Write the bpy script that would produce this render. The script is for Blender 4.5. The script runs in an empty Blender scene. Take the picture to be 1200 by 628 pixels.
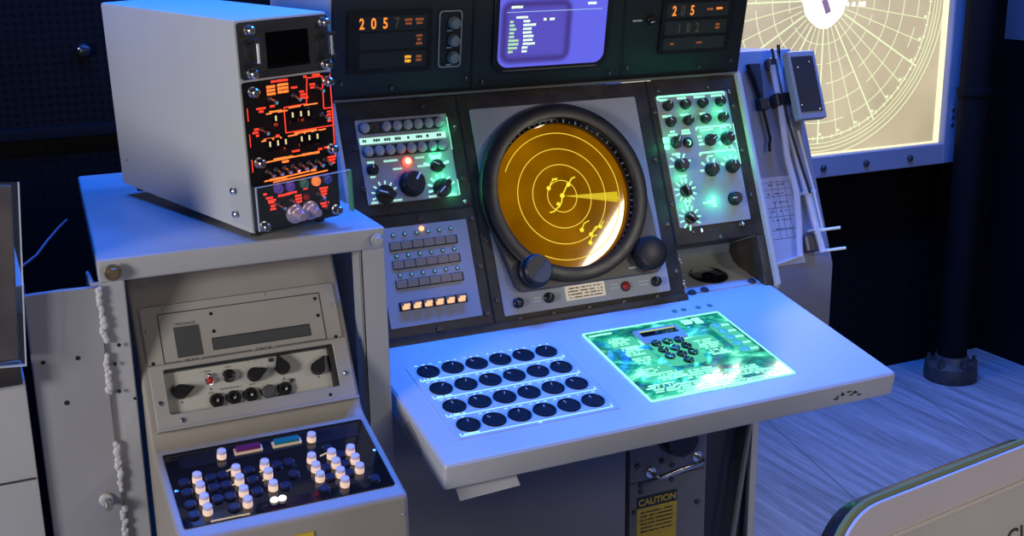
import bpy, bmesh, math, random
from mathutils import Matrix, Vector
random.seed(7)
C = bpy.context.scene
COL = C.collection
R = math.radians
# ------------------------------------------------------------------ camera
cam_d = bpy.data.cameras.new('camera'); cam = bpy.data.objects.new('camera', cam_d); COL.objects.link(cam)
yaw, pitch, roll = R(24.7327), R(15.4348), R(-0.9191)
fw = Vector((math.sin(yaw)*math.cos(pitch), math.cos(yaw)*math.cos(pitch), -math.sin(pitch)))
rt = Vector((math.cos(yaw), -math.sin(yaw), 0)); upv = rt.cross(fw)
r2 = rt*math.cos(roll)+upv*math.sin(roll); u2 = upv*math.cos(roll)-rt*math.sin(roll)
cam.matrix_world = Matrix(((r2.x, u2.x, -fw.x, -0.8352), (r2.y, u2.y, -fw.y, -2.0060), (r2.z, u2.z, -fw.z, 0.7284), (0, 0, 0, 1)))
cam_d.sensor_width = 36; cam_d.lens = 1396.455*36/1200; cam_d.clip_start = 0.02
C.camera = cam
# ------------------------------------------------------------------ world, lamps, exposure
w = bpy.data.worlds.new('world'); C.world = w; w.use_nodes = True
w.node_tree.nodes['Background'].inputs[0].default_value = (0.10, 0.14, 0.30, 1)
w.node_tree.nodes['Background'].inputs[1].default_value = 0.02
def area_lamp(name, loc, target, sx, sy, power, color):
    d = bpy.data.lights.new(name, 'AREA'); d.shape = 'RECTANGLE'; d.size = sx; d.size_y = sy; d.energy = power; d.color = color
    o = bpy.data.objects.new(name, d); COL.objects.link(o)
    o.matrix_world = Matrix.Translation(loc) @ (Vector(target)-Vector(loc)).to_track_quat('-Z', 'Y').to_matrix().to_4x4()
    return o
BLUE = (0.02, 0.17, 1.0)
area_lamp('blue_ceiling_lamp', (0.32, 0.12, 1.9), (0.32, -0.05, 0), 1.0, 0.2, 72, BLUE)
area_lamp('blue_ceiling_lamp', (-0.75, 0.45, 1.9), (-0.6, 0.1, 0), 0.6, 0.5, 42, BLUE)
area_lamp('blue_ceiling_lamp', (1.5, 0.15, 1.9), (1.3, 0.05, -0.8), 0.5, 0.4, 66, BLUE)
area_lamp('warm_room_lamp', (-2.7, -1.55, 0.72), (-0.3, -0.1, 0.1), 0.6, 0.6, 46, (1.0, 0.965, 0.955))
d = area_lamp('scope_reflection_lamp', (1.95, -2.6, 1.43), (0.3, 0, .1), 0.60, 0.22, 13, (1.0, 0.90, 0.74))  # unseen lamp added and shaped for the bright reflection in the scope glass
area_lamp('front_fill_lamp', (0.5, -3.5, 0.55), (0.3, -0.2, 0.0), 1.0, 0.5, 13, (1.0, 0.94, 0.94))  # unseen low fill added to brighten the console's front faces
x_ = Vector((.74, 0, .67)); n_ = (Vector((.3, 0, .1))-Vector((1.95, -2.6, 1.43))).normalized(); x_ = (x_-n_*x_.dot(n_)).normalized(); y_ = (-n_).cross(x_)
d.matrix_world = Matrix(((x_.x, y_.x, -n_.x, 1.95), (x_.y, y_.y, -n_.y, -2.6), (x_.z, y_.z, -n_.z, 1.43), (0, 0, 0, 1)))
area_lamp('board_lamp', (1.58, 0.96, 1.20), (0.6, -0.1, 0.0), 0.40, 0.22, 10, (1.0, 0.93, 0.72))
C.view_settings.view_transform = 'Standard'; C.view_settings.look = 'None'
C.view_settings.exposure = 0.0; C.view_settings.gamma = 1.0; C.view_settings.use_curve_mapping = False
# ------------------------------------------------------------------ materials
def mat(name, col, rough=0.5, metal=0.0, var=0.0, scale=8.0, emit=None, es=0.0, coat=0.0, bump=0.0, bscale=120.0, wear=None, spec=0.5):
    m = bpy.data.materials.new(name); m.use_nodes = True
    nt = m.node_tree; b = nt.nodes['Principled BSDF']
    b.inputs['Base Color'].default_value = (*col, 1); b.inputs['Roughness'].default_value = rough; b.inputs['Metallic'].default_value = metal
    b.inputs['Specular IOR Level'].default_value = spec
    if coat: b.inputs['Coat Weight'].default_value = coat; b.inputs['Coat Roughness'].default_value = 0.03
    if emit: b.inputs['Emission Color'].default_value = (*emit, 1); b.inputs['Emission Strength'].default_value = es
    if var or wear or bump:
        tc = nt.nodes.new('ShaderNodeTexCoord')
    if var or wear:
        n = nt.nodes.new('ShaderNodeTexNoise'); n.inputs['Scale'].default_value = scale; n.inputs['Detail'].default_value = 6
        nt.links.new(tc.outputs['Object'], n.inputs['Vector'])
        rp = nt.nodes.new('ShaderNodeValToRGB'); rp.color_ramp.elements[0].position = 0.3; rp.color_ramp.elements[1].position = 0.7
        rp.color_ramp.elements[0].color = (*[c*(1-var) for c in col], 1); rp.color_ramp.elements[1].color = (*[min(1, c*(1+var)) for c in col], 1)
        nt.links.new(n.outputs['Fac'], rp.inputs['Fac']); out = rp.outputs['Color']
        if wear:
            n2 = nt.nodes.new('ShaderNodeTexNoise'); n2.inputs['Scale'].default_value = scale*6; n2.inputs['Detail'].default_value = 8
            nt.links.new(tc.outputs['Object'], n2.inputs['Vector'])
            r3 = nt.nodes.new('ShaderNodeValToRGB'); r3.color_ramp.elements[0].position = 0.66; r3.color_ramp.elements[1].position = 0.74
            r3.color_ramp.elements[0].color = (0, 0, 0, 1); r3.color_ramp.elements[1].color = (1, 1, 1, 1)
            nt.links.new(n2.outputs['Fac'], r3.inputs['Fac'])
            mx = nt.nodes.new('ShaderNodeMix'); mx.data_type = 'RGBA'; mx.inputs[7].default_value = (*wear, 1)
            nt.links.new(r3.outputs['Color'], mx.inputs[0]); nt.links.new(out, mx.inputs[6]); out = mx.outputs[2]
        nt.links.new(out, b.inputs['Base Color'])
        mr = nt.nodes.new('ShaderNodeMapRange'); mr.inputs[3].default_value = max(0.02, rough-0.08); mr.inputs[4].default_value = min(1, rough+0.1)
        nt.links.new(n.outputs['Fac'], mr.inputs[0]); nt.links.new(mr.outputs[0], b.inputs['Roughness'])
    if bump:
        nb = nt.nodes.new('ShaderNodeTexNoise'); nb.inputs['Scale'].default_value = bscale; nb.inputs['Detail'].default_value = 3
        nt.links.new(tc.outputs['Object'], nb.inputs['Vector'])
        bp = nt.nodes.new('ShaderNodeBump'); bp.inputs['Strength'].default_value = bump; bp.inputs['Distance'].default_value = 0.002
        nt.links.new(nb.outputs['Fac'], bp.inputs['Height']); nt.links.new(bp.outputs['Normal'], b.inputs['Normal'])
    return m
def glow(name, col, s, base=(0.02, 0.02, 0.02)): return mat(name, base, 0.6, emit=col, es=s, spec=0.05)
M = {}
M['grey'] = mat('grey_paint', (0.46, 0.46, 0.45), 0.42, var=0.05, scale=5, bump=0.08, wear=(0.40, 0.40, 0.39))
M['shelfgrey'] = mat('shelf_grey_paint', (0.37, 0.37, 0.37), 0.42, var=0.06, scale=6, bump=0.06)
M['plategrey'] = mat('plate_grey_paint', (0.27, 0.265, 0.28), 0.45, var=0.06, scale=6, bump=0.06)
M['desk'] = mat('desk_paint', (0.47, 0.47, 0.47), 0.36, var=0.05, scale=6, bump=0.06, bscale=200)
M['plate'] = mat('panel_plate', (0.33, 0.33, 0.34), 0.42, var=0.04, scale=10)
M['boxgrey'] = mat('box_paint', (0.50, 0.50, 0.47), 0.5, var=0.03, scale=4, bump=0.04, bscale=300)
M['beige'] = mat('terminal_paint', (0.30, 0.27, 0.235), 0.5, var=0.06, scale=6, bump=0.05)
M['beige2'] = mat('terminal_front_paint', (0.33, 0.31, 0.285), 0.45, var=0.05, scale=8)
M['black'] = mat('black_paint', (0.012, 0.013, 0.014), 0.45, var=0.2, scale=20)
M['wallblack'] = mat('wall_black', (0.004, 0.004, 0.005), 0.7, spec=0.08)
M['blackcab'] = mat('black_cabinet_paint', (0.0055, 0.008, 0.0075), 0.55, var=0.15, scale=14, bump=0.05)
M['frame'] = mat('worn_black_frame', (0.042, 0.035, 0.028), 0.40, var=0.35, scale=25, wear=(0.085, 0.07, 0.052), spec=0.3)
M['bezel'] = mat('bezel_black', (0.012, 0.011, 0.010), 0.30, var=0.2, scale=30, spec=0.4)
M['bezelplate'] = mat('bezel_plate_brown_black', (0.085, 0.072, 0.058), 0.4, var=0.25, scale=30)
M['gloss'] = mat('gloss_black', (0.006, 0.006, 0.008), 0.08, coat=0.6)
M['knob'] = mat('black_knob', (0.012, 0.012, 0.013), 0.35, spec=0.4)
M['knobgrey'] = mat('grey_knob_half', (0.06, 0.062, 0.06), 0.5)
M['dark'] = mat('dark_recess', (0.02, 0.02, 0.022), 0.6)
M['line'] = mat('engraved_line', (0.03, 0.028, 0.03), 0.7)
M['white'] = mat('white_mark', (0.75, 0.75, 0.72), 0.6)
M['steel'] = mat('steel', (0.62, 0.62, 0.62), 0.25, metal=1.0)
M['brass'] = mat('dull_brass', (0.30, 0.22, 0.13), 0.35, metal=0.9)
M['bolt'] = mat('bolt_dark', (0.08, 0.075, 0.08), 0.35, metal=0.7)
M['lampcap'] = mat('smoked_lamp_cap', (0.33, 0.32, 0.31), 0.35, var=0.08, scale=60)
M['redlit'] = glow('red_lit', (1.0, 0.10, 0.05), 2.2)
M['redcore'] = glow('red_core', (1.0, 0.62, 0.50), 1.6)
M['amberlit'] = glow('amber_led', (1.0, 0.36, 0.14), 2.4)
M['greenled'] = mat('green_led', (0.25, 0.45, 0.38), 0.25, emit=(0.3, 0.8, 0.6), es=0.25)
M['mint'] = glow('mint_legend', (0.30, 1.0, 0.66), 1.45)
M['green'] = glow('green_legend', (0.06, 0.75, 0.36), 1.1)
M['paleblue'] = glow('pale_blue_legend', (0.42, 0.92, 1.0), 1.15)
M['orange'] = glow('orange_digit', (1.0, 0.26, 0.03), 1.25)
M['orangedim'] = glow('orange_dim', (1.0, 0.27, 0.07), 0.28)
M['yelloworange'] = glow('yellow_orange', (1.0, 0.45, 0.04), 1.1)
M['faint'] = glow('faint_digit', (0.5, 0.45, 0.3), 0.07)
M['redleg'] = glow('red_legend', (1.0, 0.045, 0.02), 1.5)
M['redhot'] = glow('hot_orange_legend', (1.0, 0.18, 0.03), 1.8)
M['warmlit'] = glow('warm_key_lit', (1.0, 0.45, 0.22), 1.4)
M['trace'] = glow('yellow_trace', (1.0, 0.72, 0.05), 0.95)
M['tracehot'] = glow('yellow_trace_hot', (1.0, 0.85, 0.02), 1.0)
M['wedge'] = glow('yellow_sweep', (0.90, 0.66, 0.0), 0.75)
M['scrtext'] = glow('crt_text', (0.75, 1.0, 0.72), 1.3)
M['scrtextg'] = glow('crt_text_green', (0.55, 0.95, 0.45), 0.95)
M['scrline'] = glow('crt_line', (0.4, 0.6, 1.0), 0.9)
M['keybase'] = mat('lit_key', (0.45, 0.42, 0.40), 0.3, emit=(1.0, 0.62, 0.40), es=0.62)
M['keytop'] = mat('lit_key_top', (0.38, 0.36, 0.45), 0.25, emit=(0.62, 0.52, 0.85), es=0.22)
M['keyhot'] = glow('key_hot', (1.0, 0.9, 0.8), 1.6)
M['hole'] = mat('hole_black', (0.004, 0.004, 0.004), 0.8)
M['shadenavy'] = mat('shaded_recess_navy', (.035, .037, .06), .55)  # shade of the recess beside the post is put into this dark colour
M['dimgrey'] = mat('dimmed_lower_grey', (.17, .17, .185), .5, var=.06, scale=8)  # grey darkened so the access panel carries the shade below the desk
M['shadekick'] = mat('shaded_kick_grey', (.26, .26, .28), .5, var=.06, scale=8)  # knee-space shade painted into the kick panel's colour
M['dimbluegrey'] = mat('dimmed_blue_grey', (.22, .225, .26), .45, var=.06, scale=8)  # console's shadow on the side cabinet is mixed into this colour
M['yellow'] = mat('yellow_label', (0.62, 0.44, 0.02), 0.5, var=0.12, scale=60)
M['screenwin'] = mat('grey_window', (0.07, 0.072, 0.075), 0.3)
M['paper'] = mat('paper', (0.50, 0.50, 0.55), 0.7, var=0.05)
M['ink'] = mat('ink', (0.12, 0.12, 0.16), 0.7)
M['datap'] = mat('data_plate', (0.66, 0.60, 0.48), 0.35, metal=0.2)
M['fabric'] = mat('black_brush', (0.012, 0.012, 0.012), 0.8)
M['olive'] = mat('olive_edge', (0.20, 0.21, 0.08), 0.7, spec=.1)
M['weld'] = mat('weld_bead', (0.50, 0.49, 0.50), 0.4, bump=0.3, bscale=80)
def glassy(name, col, rough=0.03, alpha=0.2):
    m = bpy.data.materials.new(name); m.use_nodes = True; nt = m.node_tree
    b = nt.nodes['Principled BSDF']; b.inputs['Base Color'].default_value = (*col, 1); b.inputs['Roughness'].default_value = rough
    b.inputs['Alpha'].default_value = alpha
    return m
M['acrylic'] = glassy('clear_acrylic', (0.30, 0.34, 0.4), 0.04, 0.045)
M['acrylicedge'] = glassy('acrylic_edge', (0.7, 0.75, 0.8), 0.2, 0.5)
M['tube'] = glassy('clear_tube', (0.75, 0.78, 0.9), 0.08, 0.35)
# ------------------------------------------------------------------ mesh builder
class MB:
    def __init__(s): s.bm = bmesh.new(); s.i = 0
    def _face(s, vs):
        try: f = s.bm.faces.new(vs); f.material_index = s.i; return f
        except ValueError: return None
    def poly(s, pts, z0, z1):
        a = [s.bm.verts.new((x, y, z0)) for x, y in pts]; b = [s.bm.verts.new((x, y, z1)) for x, y in pts]
        n = len(pts); s._face(b); s._face(a[::-1])
        for k in range(n): s._face([a[k], a[(k+1) % n], b[(k+1) % n], b[k]])
        return s
    def box(s, x0, x1, y0, y1, z0, z1): return s.poly([(x0, y0), (x1, y0), (x1, y1), (x0, y1)], z0, z1)
    def rrect(s, x0, x1, y0, y1, r, z0, z1, seg=5): return s.poly(rr(x0, x1, y0, y1, r, seg), z0, z1)
    def cyl(s, x, y, z0, z1, r0, r1=None, seg=20):
        r1 = r0 if r1 is None else r1
        return s.lathe(x, y, [(r0, z0), (r1, z1)], seg)
    def lathe(s, x, y, prof, seg=20):
        rings = []
        for r, z in prof: rings.append([s.bm.verts.new((x+r*math.cos(2*math.pi*k/seg), y+r*math.sin(2*math.pi*k/seg), z)) for k in range(seg)])
        for a, b in zip(rings, rings[1:]):
            for k in range(seg): s._face([a[k], a[(k+1) % seg], b[(k+1) % seg], b[k]])
        s._face(rings[-1]); s._face(rings[0][::-1]); return s
    def ring(s, x, y, r0, r1, z0, z1, seg=48, a0=0, a1=2*math.pi):
        full = abs(a1-a0-2*math.pi) < 1e-6; n = seg if full else seg+1
        L = []
        for k in range(n):
            a = a0+(a1-a0)*k/seg; c, q = math.cos(a), math.sin(a)
            L.append([s.bm.verts.new((x+r*c, y+r*q, z)) for r, z in ((r0, z0), (r1, z0), (r1, z1), (r0, z1))])
        for k in range(seg):
            A, B = L[k], L[(k+1) % n]
            for j in range(4): s._face([A[j], A[(j+1) % 4], B[(j+1) % 4], B[j]][::-1])
        if not full: s._face(L[0]); s._face(L[-1][::-1])
        return s
    def tube(s, pts, r, seg=8, closed=False):
        pts = [Vector(p) for p in pts]; n = len(pts); rings = []; ref = None
        for k, p in enumerate(pts):
            t = (pts[min(k+1, n-1)]-pts[max(k-1, 0)]).normalized()
            if ref is None: ref = t.orthogonal().normalized()
            ref = (ref-t*ref.dot(t)).normalized(); b = t.cross(ref)
            rk = r[k] if isinstance(r, (list, tuple)) else r
            rings.append([s.bm.verts.new(p+ref*rk*math.cos(2*math.pi*j/seg)+b*rk*math.sin(2*math.pi*j/seg)) for j in range(seg)])
        for a, b in zip(rings, rings[1:]):
            for j in range(seg): s._face([a[j], a[(j+1) % seg], b[(j+1) % seg], b[j]])
        s._face(rings[0][::-1]); s._face(rings[-1]); return s
    def sphere(s, c, r, sc=(1, 1, 1), u=16, v=10):
        m = Matrix.Translation(c) @ Matrix.Diagonal((r*sc[0], r*sc[1], r*sc[2], 1))
        for f in {f for vv in bmesh.ops.create_uvsphere(s.bm, u_segments=u, v_segments=v, radius=1, matrix=m)['verts'] for f in vv.link_faces}: f.material_index = s.i
        return s
    def bar(s, x0, y0, x1, y1, wd, z0, z1):       # flat stroke between two points
        d = Vector((x1-x0, y1-y0)); d.normalize(); n = Vector((-d.y, d.x))*wd/2
        return s.poly([(x0-n.x, y0-n.y), (x1-n.x, y1-n.y), (x1+n.x, y1+n.y), (x0+n.x, y0+n.y)], z0, z1)
    def path(s, pts, wd, z0, z1):
        for a, b in zip(pts, pts[1:]): s.bar(a[0], a[1], b[0], b[1], wd, z0, z1)
        return s
    def words(s, x, y, wd, h, z0=0.0, z1=0.0006, fill=0.9):  # illegible lettering centred on x, y
        cx = x-wd/2
        while cx < x+wd/2-1e-6:
            l = min(random.uniform(0.45, 0.8)*h, x+wd/2-cx)
            if random.random() < fill: s.box(cx, cx+l, y-h/2*random.uniform(.75, 1), y+h/2*random.uniform(.75, 1), z0, z1)
            cx += l+0.16*h
        return s
    def prism_x(s, prof, x0, x1):                 # profile in (y, z), extruded along x
        a = [s.bm.verts.new((x0, y, z)) for y, z in prof]; b = [s.bm.verts.new((x1, y, z)) for y, z in prof]
        n = len(prof); s._face(a[::-1]); s._face(b)
        for k in range(n): s._face([a[k], a[(k+1) % n], b[(k+1) % n], b[k]])
        return s
    def bevel(s, wdt, seg=2, ang=30):
        bmesh.ops.recalc_face_normals(s.bm, faces=s.bm.faces)
        ed = [e for e in s.bm.edges if len(e.link_faces) == 2 and e.calc_face_angle(0) > R(ang)]
        bmesh.ops.bevel(s.bm, geom=ed, offset=wdt, segments=seg, affect='EDGES', profile=0.6, clamp_overlap=True); return s
    def add_mesh(s, me, mx=None):
        t = bmesh.new(); t.from_mesh(me); 
        if mx: t.transform(mx)
        for f in t.faces: f.material_index = s.i
        mm = bpy.data.meshes.new('tmp'); t.to_mesh(mm); t.free(); s.bm.from_mesh(mm); bpy.data.meshes.remove(mm); return s
    def text(s, body, x, y, h, depth=0.0006, z=0.0, align='CENTER', sx=1.0, shear=0.0, bold=0.0):
        cu = bpy.data.curves.new('tmp', 'FONT'); cu.body = body; cu.size = h*1.38; cu.extrude = depth/2; cu.align_x = align; cu.shear = shear; cu.offset = bold
        o = bpy.data.objects.new('tmp', cu); me = bpy.data.meshes.new_from_object(o)
        s.add_mesh(me, Matrix.Translation((x, y-h/2, z+depth/2)) @ Matrix.Diagonal((sx, 1, 1, 1)))
        bpy.data.objects.remove(o); bpy.data.curves.remove(cu); bpy.data.meshes.remove(me); return s
def rr(x0, x1, y0, y1, r, seg=5):
    p = []
    for cx, cy, a in ((x1-r, y1-r, 0), (x0+r, y1-r, 90), (x0+r, y0+r, 180), (x1-r, y0+r, 270)):
        for k in range(seg+1): t = R(a+90*k/seg); p.append((cx+r*math.cos(t), cy+r*math.sin(t)))
    return p
WM = {}
def mesh_of(name, mb, mats, smooth=True):
    me = bpy.data.meshes.new(name)
    bmesh.ops.recalc_face_normals(mb.bm, faces=mb.bm.faces); mb.bm.to_mesh(me); mb.bm.free()
    for m in (mats if isinstance(mats, (list, tuple)) else [mats]): me.materials.append(M[m] if isinstance(m, str) else m)
    if smooth: me.shade_smooth(); me.set_sharp_from_angle(angle=R(35))
    return me
def put(name, me, parent=None, mx=None):
    o = bpy.data.objects.new(name, me); COL.objects.link(o); mx = mx or Matrix.Identity(4)
    if parent: o.parent = parent; o.matrix_basis = WM[parent].inverted() @ mx
    else: o.matrix_basis = mx
    WM[o] = mx; return o
def part(name, mb, mats, parent=None, mx=None, smooth=True): return put(name, mesh_of(name, mb, mats, smooth), parent, mx)
def tag(o, label, cat, group=None):
    o['label'] = label; o['category'] = cat
    if group: o['group'] = group
    return o
def thing(name, label, cat, loc, group=None):
    o = bpy.data.objects.new(name, None); o.empty_display_size = 0.05; COL.objects.link(o); o.location = loc
    WM[o] = Matrix.Translation(loc); return tag(o, label, cat, group)
def struct(name, mb, mats, mx=None):
    o = part(name, mb, mats, None, mx); o['kind'] = 'structure'; return o
def frame(org, y, x=(1, 0, 0)):
    x = Vector(x); y = Vector(y); z = x.cross(y)
    return Matrix(((x.x, y.x, z.x, org[0]), (x.y, y.y, z.y, org[1]), (x.z, y.z, z.z, org[2]), (0, 0, 0, 1)))
T = Matrix.Translation
ad, ap, au = R(10.4594), R(21.9544), R(-10)
dv = Vector((0, math.cos(ad), math.sin(ad))); pv = Vector((0, math.sin(ap), math.cos(ap))); uv = Vector((0, math.sin(au), math.cos(au)))
FD = frame((0, 0, 0), dv); FP = frame((0, 0, 0), pv); UTOP = pv*0.47; FU = frame(UTOP, uv)
FLOOR = -0.80
def Dp(y, z): p = FD @ Vector((0, y, z)); return (p.y, p.z)
def Pp(y, z): p = FP @ Vector((0, y, z)); return (p.y, p.z)
# ------------------------------------------------------------------ room
def wall_mat():
    m = bpy.data.materials.new('perforated_black_wall'); m.use_nodes = True; nt = m.node_tree; b = nt.nodes['Principled BSDF']; b.inputs['Roughness'].default_value = 0.7; b.inputs['Specular IOR Level'].default_value = 0.08
    tc = nt.nodes.new('ShaderNodeTexCoord'); mp = nt.nodes.new('ShaderNodeVectorMath'); mp.operation = 'SCALE'; mp.inputs['Scale'].default_value = 50
    nt.links.new(tc.outputs['Object'], mp.inputs[0]); fr = nt.nodes.new('ShaderNodeVectorMath'); fr.operation = 'FRACTION'; nt.links.new(mp.outputs[0], fr.inputs[0])
    sb = nt.nodes.new('ShaderNodeVectorMath'); sb.operation = 'SUBTRACT'; sb.inputs[1].default_value = (.5, .5, .5); nt.links.new(fr.outputs[0], sb.inputs[0])
    mu = nt.nodes.new('ShaderNodeVectorMath'); mu.operation = 'MULTIPLY'; mu.inputs[1].default_value = (1, 0, 1); nt.links.new(sb.outputs[0], mu.inputs[0])
    ln = nt.nodes.new('ShaderNodeVectorMath'); ln.operation = 'LENGTH'; nt.links.new(mu.outputs[0], ln.inputs[0])
    st = nt.nodes.new('ShaderNodeMath'); st.operation = 'GREATER_THAN'; st.inputs[1].default_value = 0.27; nt.links.new(ln.outputs['Value'], st.inputs[0])
    mx = nt.nodes.new('ShaderNodeMix'); mx.data_type = 'RGBA'; mx.inputs[6].default_value = (0.0012, 0.0012, 0.0012, 1); mx.inputs[7].default_value = (0.0036, 0.0036, 0.0042, 1)
    nt.links.new(st.outputs[0], mx.inputs[0]); nt.links.new(mx.outputs[2], b.inputs['Base Color']); return m
def floor_mat():
    m = bpy.data.materials.new('worn_floor'); m.use_nodes = True; nt = m.node_tree; b = nt.nodes['Principled BSDF']
    tc = nt.nodes.new('ShaderNodeTexCoord'); mp = nt.nodes.new('ShaderNodeMapping'); mp.inputs['Rotation'].default_value = (0, 0, R(12)); mp.inputs['Scale'].default_value = (24, 1.4, 1)
    nt.links.new(tc.outputs['Object'], mp.inputs[0])
    n = nt.nodes.new('ShaderNodeTexNoise'); n.inputs['Scale'].default_value = 1.6; n.inputs['Detail'].default_value = 9; n.inputs['Roughness'].default_value = 0.7; nt.links.new(mp.outputs[0], n.inputs['Vector'])
    rp = nt.nodes.new('ShaderNodeValToRGB'); rp.color_ramp.elements[0].position = .28; rp.color_ramp.elements[1].position = .75
    rp.color_ramp.elements[0].color = (.13, .13, .13, 1); rp.color_ramp.elements[1].color = (.44, .45, .47, 1)
    nt.links.new(n.outputs['Fac'], rp.inputs[0])
    sx = nt.nodes.new('ShaderNodeSeparateXYZ'); mp2 = nt.nodes.new('ShaderNodeMapping'); mp2.inputs['Rotation'].default_value = (0, 0, R(12)); nt.links.new(tc.outputs['Object'], mp2.inputs[0]); nt.links.new(mp2.outputs[0], sx.inputs[0])
    md = nt.nodes.new('ShaderNodeMath'); md.operation = 'PINGPONG'; md.inputs[1].default_value = 0.30; nt.links.new(sx.outputs[0], md.inputs[0])
    gt = nt.nodes.new('ShaderNodeMath'); gt.operation = 'GREATER_THAN'; gt.inputs[1].default_value = 0.0025; nt.links.new(md.outputs[0], gt.inputs[0])
    mx = nt.nodes.new('ShaderNodeMix'); mx.data_type = 'RGBA'; mx.inputs[6].default_value = (.14, .14, .14, 1); nt.links.new(gt.outputs[0], mx.inputs[0]); nt.links.new(rp.outputs[0], mx.inputs[7])
    nt.links.new(mx.outputs[2], b.inputs['Base Color']); b.inputs['Roughness'].default_value = 0.5; return m
struct('floor', MB().box(-3, 2.62, -4.2, 1.25, FLOOR-.05, FLOOR), floor_mat())
struct('ceiling', MB().box(-3, 2.62, -4.2, 1.25, 2.0, 2.05), 'wallblack')
struct('wall_back', MB().box(-3, 2.62, 1.15, 1.25, FLOOR, 2.0), wall_mat())
struct('wall_right', MB().box(2.56, 2.66, -4.2, 1.15, FLOOR, 2.0), 'wallblack')
struct('wall_left', MB().box(-3.1, -3, -4.2, 1.15, FLOOR, 2.0), 'wallblack')
struct('wall_front', MB().box(-3, 2.62, -4.3, -4.2, FLOOR, 2.0), 'wallblack')
struct('trim_1', MB().box(-3, 1.0, 1.12, 1.15, 0.27, 0.30).bevel(.004), 'wallblack')
# ------------------------------------------------------------------ radar console
con = thing('radar_console', 'grey and black radar console with round amber scope and sloping desk of buttons', 'radar console', (0.25, 0.0, FLOOR))
# body under and behind the sloping face
prof = [(0.0, FLOOR), (0.0, -0.075), (0.10, -0.055), Pp(0.02, -0.20), Pp(0.455, -0.125), (0.60, 0.40), (0.66, 0.36), (0.66, FLOOR)]
part('cabinet_body', MB().prism_x(prof, -0.19, 0.55).bevel(.004), 'grey', con)
part('side_cheek', MB().prism_x([(0.02, -0.05), Pp(0.0, 0.012), Pp(0.468, 0.012), (0.40, 0.42), (0.62, 0.34), (0.62, -0.05)], 0.712, 0.723).bevel(.003), 'grey', con)
part('side_cheek', MB().prism_x([(0.02, -0.05), Pp(0.0, 0.004), Pp(0.468, 0.004), (0.40, 0.42), (0.62, 0.34), (0.62, -0.05)], -0.203, -0.193).bevel(.003), 'grey', con)
# desk
b = MB(); b.box(-0.213, 0.708, -0.396, 0.02, -0.050, 0.0); b.bevel(.010, 3)
desk = part('desk', b, 'desk', con, FD)
b = MB(); b.prism_x([Dp(-0.30, -0.052), Dp(0.0, -0.052), (0.03, -0.09), (-0.12, -0.115)], -0.18, 0.66); part('desk_bracket', b.bevel(.003), 'grey', con)
b = MB(); b.box(0, .11, -.03, 0, 0, .0015); part('edge_strip', b, 'paper', con, FD @ T((-.185, -.372, -.056)) @ Matrix.Rotation(R(3), 4, 'Z') @ Matrix.Rotation(R(35), 4, 'X'))
b = MB()
for _ in range(26): b.cyl(-.19+random.random()*.9, -.3962, 0, .0, .001)
b.bm.free()
# wear marks: chipped paint at left end and scratches on front right of the desk
b = MB()
for k in range(9):
    x = random.uniform(.56, .62); z = random.uniform(-.035, -.02); b.box(x, x+random.uniform(.003, .012), -.3972, -.3955, z, z+random.uniform(.002, .004))
part('scuff_mark', b, 'line', con, FD)
b = MB(); b.poly([(-.30, -.048), (-.21, -.048), (-.215, -.030), (-.235, -.012), (-.27, -.016), (-.295, -.03)], -.0006, .0008)
part('torn_label', b, 'beige', con, FD @ T((-.2132, 0, 0)) @ Matrix(((0, 0, -1, 0), (1, 0, 0, 0), (0, 1, 0, 0), (0, 0, 0, 1))))
# desk button field
bf = MB(); bu, bv, pu, pvv = -0.1312, -0.1130, 0.04732, 0.06188
bf.rrect(bu-.034, bu+5*pu+.034, bv-3*pvv-.036, bv+.028, .004, .0, .0012)
bfield = part('button_field', bf, 'desk', con, FD)
b = MB()
for i in range(4):
    y = bv-i*pvv-.0285; x0, x1 = bu-.024, bu+5*pu+.024
    b.path([(x0, y+.008), (x0, y), (x1, y), (x1, y+.008)], .0020, .0012, .0018)
    b.words(bu-.004, y+.0045, .028, .004, .0012, .0018)
    for j in range(6):
        for q in (-.014, 0, .014): b.words(bu+j*pu+q, bv-i*pvv+.0265, .006, .0022, .0012, .0018, .8)
b.words(bu+2.5*pu, bv-3*pvv-.033, .005, .004, .0012, .0018)
part('legend', b, 'paleblue', bfield, FD)
def desk_btn():
    b = MB(); b.i = 0; b.lathe(0, 0, [(.0208, 0), (.0208, .0022), (.019, .0034), (.0172, .0034), (.0165, .0018), (.0, .0012)], 28)
    b.i = 1; b.box(-.001, .001, .008, .015, .0014, .0026); return mesh_of('push_button', b, ['btn', 'faintmark'])
M['btn'] = mat('matte_black_button', (.006, .007, .012), .55, spec=.12)
M['faintmark'] = mat('faint_mark', (.30, .30, .33), .5)
me = desk_btn()
for i in range(4):
    for j in range(6): put('push_button', me, bfield, FD @ T((bu+j*pu, bv-i*pvv, .0012)) @ Matrix.Rotation(R(random.uniform(-35, 35)), 4, 'Z'))
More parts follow.
